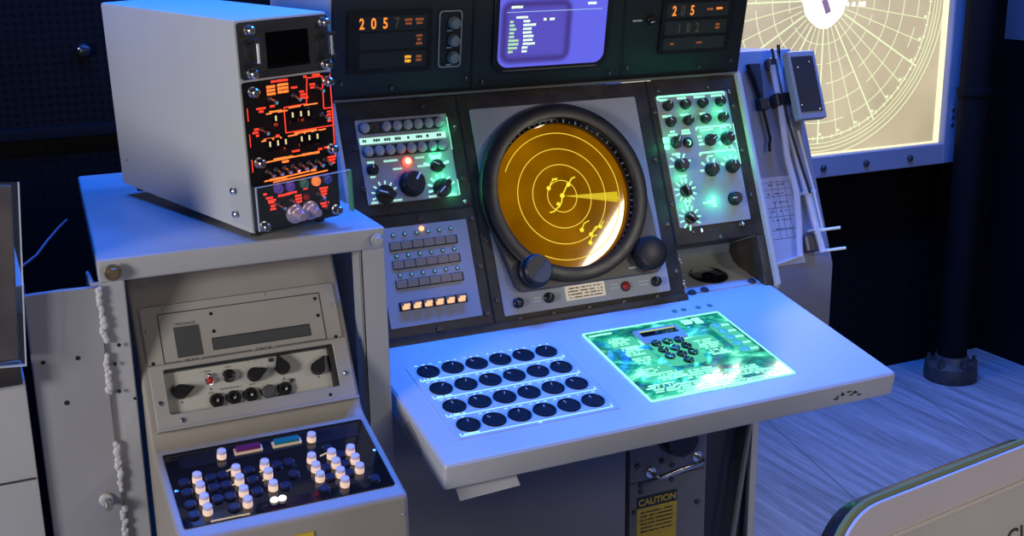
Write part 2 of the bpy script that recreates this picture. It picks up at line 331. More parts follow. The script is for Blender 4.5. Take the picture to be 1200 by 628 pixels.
# green keypad panel in the desk
def keypad_mat():
    m = bpy.data.materials.new('green_backlit_panel'); m.use_nodes = True; nt = m.node_tree; bs = nt.nodes['Principled BSDF']
    tc = nt.nodes.new('ShaderNodeTexCoord'); mp = nt.nodes.new('ShaderNodeMapping'); mp.inputs['Scale'].default_value = (14, 26, 1); nt.links.new(tc.outputs['Object'], mp.inputs[0])
    n = nt.nodes.new('ShaderNodeTexNoise'); n.inputs['Scale'].default_value = 1.0; n.inputs['Detail'].default_value = 4; n.inputs['Roughness'].default_value = .62; n.inputs['Distortion'].default_value = .4
    nt.links.new(mp.outputs[0], n.inputs['Vector'])
    rp = nt.nodes.new('ShaderNodeValToRGB'); e = rp.color_ramp.elements; e[0].position = .36; e[0].color = (0.0, .035, .018, 1); e[1].position = .72; e[1].color = (.42, 1, .74, 1)
    k = e.new(.50); k.color = (.0, .20, .085, 1); k = e.new(.60); k.color = (.06, .62, .33, 1)
    nt.links.new(n.outputs['Fac'], rp.inputs[0]); nt.links.new(rp.outputs[0], bs.inputs['Emission Color']); bs.inputs['Emission Strength'].default_value = 1.45
    bs.inputs['Base Color'].default_value = (.02, .05, .04, 1); bs.inputs['Roughness'].default_value = .08; bs.inputs['Coat Weight'].default_value = .8; bs.inputs['Coat Roughness'].default_value = .02; return m
kp = part('keypad_panel', MB().rrect(.203, .514, -.335, -.076, .004, 0, .002), keypad_mat(), con, FD)
b = MB()
for a in (((.203, -.335), (.514, -.335)), ((.514, -.335), (.514, -.076)), ((.514, -.076), (.203, -.076)), ((.203, -.076), (.203, -.335))): b.bar(*a[0], *a[1], .0028, .0005, .0032)
part('lit_edge', b, 'mint', kp, FD)
b = MB(); z0, z1 = .002, .0027
b.words(.235, -.088, .05, .006, z0, z1)
for x, y, n_, wd in ((.255, -.115, 4, .05), (.262, -.150, 5, .045), (.265, -.195, 3, .04), (.250, -.235, 4, .05), (.285, -.255, 4, .07), (.25, -.29, 4, .07), (.305, -.3, 5, .08), (.345, -.265, 4, .09), (.36, -.315, 4, .12), (.425, -.285, 4, .08), (.44, -.325, 2, .10), (.42, -.17, 5, .045), (.42, -.21, 3, .05), (.425, -.09, 2, .035), (.47, -.305, 3, .06)):
    for q in range(n_): b.words(x+random.uniform(-.006, .006), y-q*.0075, wd*random.uniform(.6, 1), .005, z0, z1, .85)
for k in range(5): b.words(.497, -.129-k*.025, .018, .008, z0, z1, 1)
b.rrect(.418, .437, -.104, -.086, .002, z0, z1); b.rrect(.444, .461, -.108, -.084, .001, z0, z1)
part('legend', b, 'mint', kp, FD)
b = MB()
for a in ((.306, .386, -.243, -.146, .012), (.232, .292, -.150, -.112, .006), (.246, .296, -.205, -.165, .005), (.384, .446, -.205, -.155, .008), (.246, .300, -.262, -.226, .006), (.310, .365, -.285, -.256, .006), (.462, .506, -.24, -.118, .010)): b.rrect(*a, .0019, .0023)
part('lit_zone', b, glow('lit_zone_green', (.10, .80, .46), .75), kp, FD)
b = MB(); b.i = 0; b.rrect(.299, .398, -.150, -.098, .004, .002, .0042); b.i = 1; b.box(.309, .390, -.126, -.106, .0042, .0048); b.i = 2; b.box(.309, .390, -.110, -.106, .0048, .0054)
part('display_window', b, ['plate', 'gloss', M['olivelit'] if 'olivelit' in M else glow('lit_display_row', (.75, .85, .25), .7)], kp, FD)
me = mesh_of('key', MB().lathe(0, 0, [(.0105, 0), (.0105, .0035), (.0095, .0048), (.0075, .0048), (.007, .0036), (0, .0034)], 24), 'gloss')
for x, y in ((.320, -.156), (.346, -.156), (.371, -.157), (.320, -.182), (.346, -.182), (.372, -.182), (.320, -.207), (.346, -.207), (.371, -.207), (.346, -.231)):
    put('key', me, kp, FD @ T((x, y, .002)))
M['greenkey'] = mat('green_key', (.05, .25, .2), .25, emit=(.08, .55, .42), es=.5)
me = mesh_of('round_key', MB().lathe(0, 0, [(.0105, 0), (.0105, .003), (.0085, .004), (0, .004)], 24), 'greenkey')
for k in range(5): put('round_key', me, kp, FD @ T((.475, -.129-k*.025, .002)))
b = MB()
for x in (.432, .454, .489, .517): part('desk_plug', MB().cyl(x, -.043, 0, .0012, .006, seg=14), mat('green_plug', (.10, .16, .15), .4), con, FD)
# sloping black face
b = MB(); b.box(-.193, .487, -.004, .468, -.12, 0); b.box(.487, .715, .112, .468, -.12, 0); b.box(.690, .715, .0, .112, -.12, 0); b.bevel(.003)
pf = part('panel_frame', b, 'frame', con, FP)
for a in ((.0525, 0, .0525, .468), (.487, .112, .487, .468), (-.193, .245, .05, .245)): part('panel_seam', MB().bar(*a, .004, 0, .0008), 'hole', pf, FP)
part('bottom_rail', MB().box(-.19, .49, -.004, .012, .0, .006).bevel(.002), 'frame', pf, FP)
me = mesh_of('screw', MB().lathe(0, 0, [(.0052, 0), (.0052, .002), (.004, .0035), (.0022, .0036), (.002, .0018), (0, .0018)], 14), 'bolt')
for x, y in [(-.064, .233), (.041, .221), (.064, .175), (.041, .126), (.065, .056), (.039, .033), (-.064, .018), (.106, .012), (.18, .012), (.26, .012), (.34, .012), (.42, .012), (.476, .06), (.476, .16), (.476, .30), (-.13, .45), (-.02, .45), (.038, .40), (.039, .30), (-.168, .38), (-.165, .30), (.515, .445), (.64, .445), (.697, .40), (.697, .30), (.697, .2), (.496, .40), (.496, .2), (.535, .137), (.655, .139), (.60, .118)]:
    put('screw', me, pf, FP @ T((x, y, 0)))
me = mesh_of('screw', MB().lathe(0, 0, [(.0045, 0), (.0045, .0018), (.003, .003), (0, .003)], 12), 'steel')
for x, y in [(.04, .405), (.034, .255), (.69, .43), (.555, .137), (.66, .14)]: put('screw', me, pf, FP @ T((x, y, .0005)))
b = MB()
for k in range(34):
    y = random.uniform(.012, .112); x = .489+random.uniform(-.003, .003); b.sphere((x, y, .001), random.uniform(.0008, .0022), u=6, v=5)
part('chipped_edge', b, 'steel', pf, FP)
# knob builders
def knob_mesh(r, h, kind='round'):
    b = MB(); b.i = 0
    if kind == 'round':
        b.lathe(0, 0, [(r, 0), (r, h*.25), (r*.9, h*.3), (r*.82, h*.92), (r*.74, h), (0, h)], 24)
        b.i = 1; b.box(-r*.08, r*.08, r*.2, r*.82, h, h+.0006)
    elif kind == 'bar':
        b.lathe(0, 0, [(r, 0), (r, h*.35), (r*.92, h*.42), (0, h*.42)], 24)
        b.rrect(-r*.32, r*.32, -r*.95, r*1.02, r*.25, h*.4, h)
        b.i = 1; b.box(-r*.07, r*.07, 0, r*.95, h, h+.0006)
    elif kind == 'pointer':
        pts = [(r*math.cos(R(a)), r*math.sin(R(a))) for a in range(155, 386, 15)]; pts = [(r*math.cos(R(a)), r*math.sin(R(a))) for a in range(150, 391, 15)]+[(0, r*2.0)]
        b.poly(pts, 0, h*.55); pts2 = [(x*.8, y*.9) for x, y in pts]; b.poly(pts2, h*.55, h)
    elif kind == 'toggle':
        b.lathe(0, 0, [(r, 0), (r, h*.2), (r*.6, h*.3), (0, h*.3)], 14); b.tube([(0, 0, h*.2), (0, r*.5, h*.8), (0, r*.8, h)], [r*.35, r*.42, r*.5], 8)
    return mesh_of('knob', b, ['knob', 'white'])
K = {k: knob_mesh(*v) for k, v in {'small': (.0115, .014), 'mid': (.015, .018), 'sel': (.013, .016, 'bar'), 'big': (.0255, .026), 'bigsel': (.018, .02, 'bar'), 'tog': (.007, .016, 'toggle')}.items()}
def knob(parent, F, x, y, z, k, rot=0, name='knob'): return put(name, K[k], parent, F @ T((x, y, z)) @ Matrix.Rotation(R(rot), 4, 'Z'))
def ticks(b, x, y, r, a0, a1, n, l=.008, wd=.0028, z0=.0022, z1=.003):
    for k in range(n):
        a = R(a0+(a1-a0)*k/(n-1)); b.bar(x+r*math.cos(a), y+r*math.sin(a), x+(r+l)*math.cos(a), y+(r+l)*math.sin(a), wd, z0, z1)
def panel_glow_light(name, F, x, y, z, power, col, parent, size=.004):  # unseen point light added to spread lit legends' glow over a panel
    d = bpy.data.lights.new(name, 'POINT'); d.energy = power; d.color = col; d.shadow_soft_size = size
    o = bpy.data.objects.new(name, d); COL.objects.link(o); mx = F @ T((x, y, z)); o.parent = parent; o.matrix_basis = WM[parent].inverted() @ mx; WM[o] = mx
GREEN = (.03, 1, .42)
# indicator panel, upper left
ip = part('indicator_panel', MB().rrect(-.161, .025, .268, .432, .002, 0, .0022), 'plate', con, FP)
b = MB(); b.rrect(-.156, .017, .4035, .4265, .0112, .0022, .006); b.rrect(-.156, .017, .3575, .3805, .0112, .0022, .006); part('lamp_bezel', b.bevel(.001, 1), 'black', ip, FP)
me = mesh_of('indicator_lamp', MB().lathe(0, 0, [(.0098, 0), (.0098, .004), (.0085, .0065), (.005, .0075), (0, .0078)], 22), 'lampcap')
for j in range(8):
    x = -.145+j*.0215
    if j == 1: part('empty_socket', MB().lathe(0, 0, [(.0098, 0), (.0098, .0015), (.0075, .0015), (.007, .0005), (.003, .0005), (.0025, .003), (0, .003)], 20), 'bolt', ip, FP @ T((x, .415, .006)))
    else: put('indicator_lamp', me, ip, FP @ T((x, .415, .006)))
    put('indicator_lamp', me, ip, FP @ T((x, .369, .006)))
b = MB(); b.i = 0; b.box(-.158, .017, .3845, .3965, .0022, .0034); b.i = 1
for k in range(8): b.words(-.146+k*.0215, .3905, .013, .006, .0034, .004, .75)
part('lit_strip', b, [glow('strip_lit', (.55, 1, .85), 1.0), 'dark'], ip, FP)
b = MB(); b.i = 0; b.lathe(-.071, .344, [(.0095, .0022), (.0095, .007), (.007, .009), (0, .0098)], 22); b.i = 1; b.lathe(-.071, .344, [(.0065, .0094), (.004, .0102), (0, .0104)], 16)
part('warning_lamp', b, ['redlit', 'redcore'], ip, FP)
knob(ip, FP, -.142, .334, .0022, 'small', 10); knob(ip, FP, -.069, .300, .0022, 'big', -35); knob(ip, FP, -.125, .285, .0022, 'bigsel', 70); knob(ip, FP, -.009, .286, .0022, 'bigsel', 130); knob(ip, FP, -.012, .330, .0022, 'sel', 60)
b = MB(); z = (.0022, .003)
for x, y, wd in ((-.103, .349, .028), (-.044, .350, .018), (-.092, .332, .018), (-.038, .333, .026), (-.143, .349, .014), (-.143, .321, .010), (-.148, .2715, .013), (-.102, .272, .018), (-.031, .272, .016)): b.words(x, y, wd, .0045, *z, 1)
ticks(b, -.125, .285, .020, 25, 195, 7, .007, .003)
part('legend', b, 'paleblue' if 0 else glow('pale_mint_legend', (.5, 1, .85), .9), ip, FP)
b = MB(); ticks(b, -.009, .286, .020, 20, 190, 7, .009, .0042); ticks(b, -.012, .330, .015, 15, 165, 4, .012, .005); b.words(.008, .2715, .022, .006, *z, 1)
b.poly([(-.022, .352), (-.006, .352), (-.008, .344), (-.018, .344)], *z); b.bar(.0255, .30, .0255, .27, .0015, .0, .0025); b.bar(.0255, .425, .0255, .36, .0012, .0, .0025)
part('lit_legend', b, 'mint', ip, FP)
for x, y, p in ((-.009, .308, .05), (.012, .275, .03), (-.012, .348, .05), (.02, .40, .02)): panel_glow_light('panel_glow_light', FP, x, y, .018, p*.9, GREEN, ip)
panel_glow_light('panel_glow_light', FP, -.071, .335, .02, .012, (1, .05, .02), ip)
# switch panel, lower left
sp = part('switch_panel', MB().rrect(-.157, .029, .031, .221, .002, 0, .0022), 'plate', con, FP)
b = MB()
for y in (.177, .141, .104, .062): b.box(-.134, .004, y-.001, y+.0160, .0022, .0030)
part('switch_slot', b, 'hole', sp, FP)
M['tan'] = mat('brown_switch_cap', (.30, .19, .11), .5)
mes = mesh_of('push_button', MB().box(-.0108, .0108, .0005, .0150, 0, .0025).bevel(.0008, 1), 'tan')
b = MB(); b.i = 0; b.box(-.0095, .0095, 0, .0145, 0, .007); b.bevel(.0015); b.i = 1; b.rrect(-.008, .006, .001, .008, .0015, .007, .0078); b.rrect(-.004, .008, .007, .0115, .001, .007, .0078); mel = mesh_of('lit_button', b, ['tan', 'warmlit'])
for k, y in enumerate((.177, .141, .104, .062)):
    for j in range(6): put('push_button' if k < 3 else 'lit_button', mes if k < 3 else mel, sp, FP @ T((-.1228+j*.0226, y, .003)))
b = MB(); b.i = 0; b.lathe(0, 0, [(.0042, 0), (.0042, .001), (.0034, .0014)], 14); b.i = 1; b.sphere((0, 0, .0015), .0027, u=10, v=6); mes = mesh_of('status_lamp', b, ['black', 'greenled'])
for y in (.206, .1655, .1285):
    for j in range(6): put('status_lamp', mes, sp, FP @ T((-.123+j*.0234, y, .0022)))
part('amber_lamp', MB().sphere((-.065, .2125, .004), .005, u=12, v=8), 'amberlit', sp, FP)
# radar scope
SX, SY = .2429, .2434
scope = part('scope_plate', MB().rrect(.075, .453, .022, .436, .004, 0, .0022), 'plate', con, FP)
def hull():
    cx, cy, r = .2475, .2515, .182; pts = [(cx+r*math.cos(2*math.pi*k/96), cy+r*math.sin(2*math.pi*k/96)) for k in range(96)]+rr(.104, .437, .063, .2, .018, 5)
    pts = sorted(set(pts)); cr = lambda o, a, b: (a[0]-o[0])*(b[1]-o[1])-(a[1]-o[1])*(b[0]-o[0])
    lo = []; 
    for p in pts:
        while len(lo) > 1 and cr(lo[-2], lo[-1], p) <= 0: lo.pop()
        lo.append(p)
    up = []
    for p in reversed(pts):
        while len(up) > 1 and cr(up[-2], up[-1], p) <= 0: up.pop()
        up.append(p)
    return lo[:-1]+up[:-1]
def holed(outer, cx, cy, r, z0, z1, n=120, rtop=None):
    b = MB(); L = []
    per = []
    for k in range(n):        # cast a ray from the centre to the outline
        a = 2*math.pi*k/n; d = (math.cos(a), math.sin(a)); best = 0
        for p, q in zip(outer, outer[1:]+outer[:1]):
            ex, ey = q[0]-p[0], q[1]-p[1]; den = d[0]*ey-d[1]*ex
            if abs(den) < 1e-12: continue
            t = ((p[0]-cx)*ey-(p[1]-cy)*ex)/den; s_ = ((p[0]-cx)*d[1]-(p[1]-cy)*d[0])/den
            if t > 0 and -1e-6 <= s_ <= 1+1e-6: best = max(best, t)
        per.append((cx+best*d[0], cy+best*d[1], cx+r*d[0], cy+r*d[1], cx+(rtop or r)*d[0], cy+(rtop or r)*d[1]))
    V = [[b.bm.verts.new((p[0], p[1], z0)), b.bm.verts.new((p[0], p[1], z1-.003)), b.bm.verts.new((p[0]+(cx-p[0])*.012, p[1]+(cy-p[1])*.012, z1)), b.bm.verts.new((p[4], p[5], z1)), b.bm.verts.new((p[2], p[3], z0))] for p in per]
    for k in range(n):
        A, B = V[k], V[(k+1) % n]
        for j in range(4): b._face([A[j], B[j], B[j+1], A[j+1]])
        b._face([A[4], B[4], B[0], A[0]])
    return b
part('bezel_plate', holed(hull(), SX, SY, .166, .0022, .016), 'bezelplate', scope, FP)
b = MB(); b.ring(.2455, .2475, .152, .180, .014, .030, 96); b.bevel(.002, 2); part('bezel_ring', b, 'bezel', scope, FP)
b = MB(); b.ring(SX, SY, .148, .1585, .004, .016, 96); part('inner_ring', b, 'gloss', scope, FP)
b = MB()
for k in range(72):
    a = R(5*k); r0 = .1495; l = .007 if k % 2 == 0 else .004; b.bar(SX+r0*math.cos(a), SY+r0*math.sin(a), SX+(r0+l)*math.cos(a), SY+(r0+l)*math.sin(a), .0035 if k % 2 == 0 else .0015, .016, .0165)
part('bearing_tick', b, mat('bearing_tick', (.22, .24, .27), .4), scope, FP)
def amber_mat():
    m = bpy.data.materials.new('amber_scope_glass'); m.use_nodes = True; nt = m.node_tree; bs = nt.nodes['Principled BSDF']
    tc = nt.nodes.new('ShaderNodeTexCoord'); n = nt.nodes.new('ShaderNodeTexNoise'); n.inputs['Scale'].default_value = 9; n.inputs['Detail'].default_value = 2; nt.links.new(tc.outputs['Object'], n.inputs['Vector'])
    rp = nt.nodes.new('ShaderNodeValToRGB'); rp.color_ramp.elements[0].position = .3; rp.color_ramp.elements[1].position = .75; rp.color_ramp.elements[0].color = (.15, .058, .0, 1); rp.color_ramp.elements[1].color = (.30, .13, .0, 1)
    nt.links.new(n.outputs['Fac'], rp.inputs[0]); nt.links.new(rp.outputs[0], bs.inputs['Emission Color']); bs.inputs['Emission Strength'].default_value = 1.0
    bs.inputs['Base Color'].default_value = (.03, .015, .0, 1); bs.inputs['Roughness'].default_value = .05; bs.inputs['Coat Weight'].default_value = .6; bs.inputs['Coat Roughness'].default_value = .02; bs.inputs['Coat Tint'].default_value = (1, .85, .5, 1); return m
part('screen', MB().cyl(SX, SY, .0, .0042, .1545, seg=96), amber_mat(), scope, FP)
b = MB(); r1 = .0325; z = (.0042, .0048)
for k in (1, 2, 3): b.ring(SX, SY, k*r1-.0008, k*r1+.0008, *z, 96)
b.ring(SX, SY, 4*r1-.0008, 4*r1+.0008, *z, 80, R(-118), R(152))
part('range_ring', b, 'trace', scope, FP)
zt = (.0043, .0051)
def scp(px, py):  # small helper for trace points given relative to the scope centre
    return (SX+px, SY+py)
b = MB()
def blob(x, y, r=.0035): b.cyl(SX+x, SY+y, zt[0], zt[1]+.0002, r, seg=12)
def tr(pts, wd=.0022): b.path([(SX+x, SY+y) for x, y in pts], wd, *zt)
blob(0, .001, .005); tr([(0, 0), (.008, .012), (.016, .022), (.022, .027), (.028, .034), (.036, .036)], .0026); blob(.018, .022, .0045)
tr([(0, 0), (-.004, -.012), (-.010, -.020), (-.018, -.024), (-.024, -.029), (-.034, -.030)], .0026); blob(-.012, -.015, .004)
tr([(-.027, .018), (-.020, .029), (-.014, .035), (-.004, .037)], .002); blob(-.027, .019, .0045); tr([(-.016, .036), (-.005, .036)], .004)
tr([(.030, -.072), (.038, -.060), (.050, -.056)], .002); blob(.030, -.073, .0045)
tr([(.049, -.084), (.058, -.074), (.068, -.070)], .002); blob(.049, -.084, .0045); tr([(.060, -.071), (.07, -.070)], .003)
tr([(.073, -.071), (.083, -.06)], .002); blob(.073, -.071, .004)
tr([(.044, -.100), (.050, -.089), (.062, -.087)], .002); blob(.044, -.101, .0045)
part('target_trace', b, 'tracehot', scope, FP)
b = MB()
for a, wd, l in ((-4, 1.6, .126), (-6.3, 1.2, .127), (-8.5, 1.0, .127), (-10.6, .9, .126), (-2.2, .7, .126)):
    a0, a1 = R(a-wd), R(a+wd); b.poly([(SX+.004, SY), (SX+l*math.cos(a0), SY+l*math.sin(a0)), (SX+l*math.cos(a1), SY+l*math.sin(a1))], .0043, .0047)
part('sweep_beam', b, 'wedge', scope, FP)
def half_knob():
    b = MB(); b.i = 0; b.lathe(0, 0, [(.034, 0), (.034, .012), (.031, .015), (.029, .028), (.026, .031), (0, .031)], 36)
    b.i = 1; b.poly([(.0255*math.cos(R(a)), .0255*math.sin(R(a))) for a in range(180, 361, 12)], .031, .0325); return mesh_of('knob', b, ['knob', 'knobgrey'])
put('knob', half_knob(), scope, FP @ T((.1445, .100, .016)) @ Matrix.Rotation(R(42), 4, 'Z'))
b = MB(); b.lathe(0, 0, [(.035, 0), (.035, .022), (.032, .028), (.026, .030), (0, .030)], 36); part('knob', b, 'knob', scope, FP @ T((.404, .103, .016)))
b = MB(); b.i = 0; b.rrect(.212, .302, .033, .0625, .001, .0022, .0032); b.i = 1
for k in range(4): b.words(.257, .0565-k*.0062, .078 if k < 3 else .074, .0032, .0032, .0037, .8)
part('data_plate', b, ['datap', mat('plate_ink', (.30, .20, .12), .6)], scope, FP)
b = MB(); b.i = 0; b.lathe(0, 0, [(.0105, 0), (.0105, .005), (.008, .007), (.008, .012), (.006, .013), (0, .0135)], 22); b.i = 1; b.box(-.0007, .0007, .001, .0075, .0132, .0138); me = mesh_of('small_knob', b, ['knob', 'faintmark'])
for x, y, r_ in ((.174, .045, 0), (.421, .045, 20)): put('small_knob', me, scope, FP @ T((x, y, .0022)) @ Matrix.Rotation(R(r_), 4, 'Z'))
put('small_knob', me, scope, FP @ T((.107, .044, .0022)) @ Matrix.Rotation(R(60), 4, 'Z'))
M['reddull'] = mat('dull_red_lens', (.25, .012, .012), .2, emit=(.5, .02, .02), es=.15)
b = MB(); b.i = 0; b.lathe(.349, .0445, [(.0105, .0022), (.0105, .0045), (.0085, .005)], 22); b.i = 1; b.sphere((.349, .0445, .005), .008, (1, 1, .8), 16, 10); part('red_lamp', b, ['black', 'reddull'], scope, FP)
b = MB()
for x, y, wd in ((.150, .048, .016), (.150, .042, .016), (.325, .052, .016), (.325, .045, .022), (.393, .050, .028), (.393, .043, .022)): b.words(x, y, wd, .0035, .0022, .0026, 1)
b.words(.19, .09, .02, .0032, .016, .0164, 1); b.words(.365, .079, .016, .0045, .016, .0164, 1)
part('legend', b, mat('pale_legend', (.55, .58, .55), .6), scope, FP)
# control panel, upper right
cp = part('control_panel', MB().rrect(.503, .683, .148, .433, .002, 0, .0022), 'plate', con, FP)
for k, x in enumerate((.527, .571, .615, .660)):
    knob(cp, FP, x, .410, .0022, 'small', (-30, 45, 50, 20)[k]); knob(cp, FP, x, .375, .0022, 'small', (40, -40, 60, -20)[k])
knob(cp, FP, .531, .330, .0022, 'sel', -25); knob(cp, FP, .617, .328, .0022, 'sel', -60); knob(cp, FP, .660, .328, .0022, 'mid', -50)
knob(cp, FP, .533, .280, .0022, 'mid', 30); knob(cp, FP, .533, .225, .0022, 'sel', 20); knob(cp, FP, .532, .167, .0022, 'sel', 50)
knob(cp, FP, .606, .264, .0022, 'mid', 5); knob(cp, FP, .659, .266, .0022, 'mid', -5); knob(cp, FP, .649, .196, .0022, 'mid', 90)
b = MB(); b.lathe(.561, .327, [(.0115, .0022), (.0115, .006), (.009, .007), (.007, .004), (0, .004)], 22); part('jack_socket', b, 'knob', cp, FP)
b = MB(); z = (.0022, .003)
for x, y, wd in ((.520, .4235, .02), (.566, .4245, .022), (.611, .4245, .028), (.655, .4245, .028), (.522, .388, .022), (.566, .388, .020), (.611, .387, .014), (.656, .389, .015), (.528, .354, .012), (.528, .347, .024), (.561, .354, .02), (.561, .348, .022), (.593, .338, .01), (.594, .3295, .01), (.595, .321, .013), (.613, .351, .034), (.656, .354, .016), (.577, .1945, .014), (.61, .2935, .014), (.527, .305, .02)): b.words(x, y, wd, .0052, *z, 1)
for x, y, wd, h in ((.509, .337, .016, .013), (.508, .322, .013, .011), (.598, .195, .010, .024), (.592, .195, .022, .008)): b.rrect(x-wd/2, x+wd/2, y-h/2, y+h/2, .002, *z)
b.path([(.507, .424), (.507, .431), (.675, .431), (.675, .424)], .004, *z)
b.path([(.588, .352), (.588, .3575), (.676, .3575), (.676, .35)], .004, *z); b.path([(.586, .296), (.586, .302), (.676, .303), (.676, .296)], .004, *z)
ticks(b, .660, .328, .017, 120, 200, 3, .009, .004); ticks(b, .660, .328, .017, 215, 340, 4, .007, .004)
ticks(b, .533, .280, .018, 20, 180, 5, .010, .004); b.bar(.533, .304, .533, .295, .003, *z)
ticks(b, .533, .225, .016, -50, 290, 12, .011, .0036); ticks(b, .532, .167, .016, -30, 260, 10, .011, .0036); ticks(b, .606, .264, .018, 60, 180, 4, .009, .0045); ticks(b, .659, .266, .018, 50, 160, 4, .009, .006)
b.ring(.533, .2515, .004, .0065, *z, 16); b.ring(.532, .197, .004, .0065, *z, 16); b.words(.533, .2575, .02, .004, *z, 1); b.words(.533, .2035, .02, .004, *z, 1)
b.bar(.684, .36, .684, .27, .002, 0, .0025); b.ring(.561, .327, .004, .006, .004, .0065, 16, R(-80), R(100))
part('legend', b, 'mint', cp, FP)
for x, y, p in ((.655, .39, 1), (.655, .35, 1), (.645, .30, 1.2), (.675, .29, .7), (.515, .33, .8), (.598, .197, 1.2), (.527, .255, .7), (.525, .195, .7), (.57, .395, .5), (.61, .35, .6)): panel_glow_light('panel_glow_light', FP, x, y, .02, p*.045, GREEN, cp)
# recess with track ball, lower right of the face
b = MB(); prof = [Dp(.105, .0005), Dp(.125, .004), Dp(.138, .014), (.139, .045), (.136, .075), (.122, .098), (.095, .112), Pp(.112, -.004)]; n = len(prof)-1
vs = [[b.bm.verts.new((x, y, z)) for y, z in prof] for x in (.489, .690)]
for k in range(n): b._face([vs[0][k], vs[1][k], vs[1][k+1], vs[0][k+1]])
for xx in (.4885, .6905): b._face([b.bm.verts.new((xx, y, z)) for y, z in [(.0, .0)]+prof])
rec = part('recess_liner', b, mat('recess_grey', (.34, .36, .33), .4), con)
part('recess_floor', MB().box(.487, .692, .02, .145, -.012, .0), 'desk', con, FD)
b = MB(); b.i = 0; b.lathe(0, 0, [(.042, 0), (.042, .002), (.038, .0028), (.0365, .0005), (0, .0005)], 36); b.i = 1; b.sphere((0, 0, -.004), .021, (1, 1, .55), 24, 14)
part('track_ball', b, ['gloss', 'gloss'], con, FD @ T((.598, .084, 0)))
me = mesh_of('stud', MB().lathe(0, 0, [(.009, 0), (.009, .003), (.006, .006), (0, .0066)], 18), 'bolt')
for x, y in ((.514, .019), (.547, .022), (.672, .027)): put('stud', me, con, FD @ T((x, y, 0)))
# lower front
YF = -.02
part('kick_panel', MB().box(-.185, .335, YF, .02, FLOOR, -.078).bevel(.003), 'shadekick', con)
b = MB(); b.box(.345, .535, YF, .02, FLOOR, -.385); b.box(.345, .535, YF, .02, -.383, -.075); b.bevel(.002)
ac = part('access_panel', b, 'dimgrey', con)
FL = frame((0, YF, 0), (0, 0, 1))
b = MB(); b.i = 0; pts = [((.036+.0022*(k % 2))*math.cos(2*math.pi*k/20), (.036+.0022*(k % 2))*math.sin(2*math.pi*k/20)) for k in range(20)]; b.lathe(0, 0, [(.042, 0), (.042, .006), (.034, .008), (.034, .01)], 28); b.poly(pts, .008, .034); b.i = 1; b.bar(.004, .018, .015, .026, .004, .034, .035)
part('knob', b, ['knob', 'white'], ac, FL @ T((.455, -.292, 0)))
b = MB(); b.tube([(.395, -.365, 0), (.395, -.365, .022), (.398, -.365, .028), (.406, -.365, .031), (.50, -.353, .031), (.508, -.352, .028), (.511, -.352, .022), (.511, -.352, 0)], .0052, 10); b.cyl(.395, -.365, 0, .003, .012, seg=14); b.cyl(.511, -.352, 0, .003, .012, seg=14); part('handle', b, 'steel', ac, FL)
me = mesh_of('screw', MB().lathe(0, 0, [(.006, 0), (.006, .0025), (.004, .004), (0, .004)], 12), 'bolt')
for x, y in ((.362, -.345), (.372, -.39), (.448, -.392), (.372, -.405), (.422, -.345), (.448, -.36), (.503, -.315), (.357, -.45), (.515, -.46)): put('screw', me, ac, FL @ T((x, y, 0)))
b = MB(); b.i = 0; b.box(.362, .462, -.475, -.418, 0, .0008); b.i = 1; b.box(.362, .462, -.56, -.445, .0004, .0010); b.i = 2; b.text('CAUTION', .413, -.4315, .0150, .0005, .0008, bold=.0006)
b.i = 0
for k in range(6): b.words(.412, -.456-k*.009, .08, .0035, .001, .0014, .85)
part('caution_label', b, ['black', 'yellow', 'yellow'], ac, FL)
part('side_post', MB().box(.655, .672, YF, .62, FLOOR, -.06).bevel(.002), 'grey', con)
b = MB(); b.poly([(.646, -.30), (.653, -.30), (.588, FLOOR), (.579, FLOOR)], -.006, .004); part('brace', b.bevel(.001), 'dimgrey', con, FL)
b = MB(); b.box(.535, .6555, .03, .06, FLOOR, -.06); b.box(.648, .654, YF+.004, .06, FLOOR, -.06); part('back_panel', b, 'shadenavy', con)
# ------------------------------------------------------------------ display cabinet on top
dc = thing('display_cabinet', 'black cabinet with blue glowing screen and orange number windows on top of the radar console', 'display cabinet', tuple(FU @ Vector((.26, 0, -.2))))
b = MB(); b.prism_x([Pp(.4705, -.004), tuple((FU @ Vector((0, .46, 0)))[1:]), (.62, .94), (.62, .505), (.30, .472)], -.195, .725); b.bevel(.004); part('cabinet_body', b, 'blackcab', dc)
b = MB(); b.prism_x([(.182, .478), tuple((FU @ Vector((0, .455, -.005)))[1:]), (.60, .925), (.60, .53)], -.199, -.1945); part('side_panel', b, 'grey', dc)
b = MB(); b.box(-.195, .725, .0, .005, .0, .004); part('lower_trim', b.bevel(.001, 1), mat('trim_edge', (.16, .14, .12), .45), dc, FU)
for a in ((.087, .006, .083, .40), (.428, .006, .415, .40)): part('panel_seam', MB().bar(*a, .002, 0, .0006), 'hole', dc, FU)
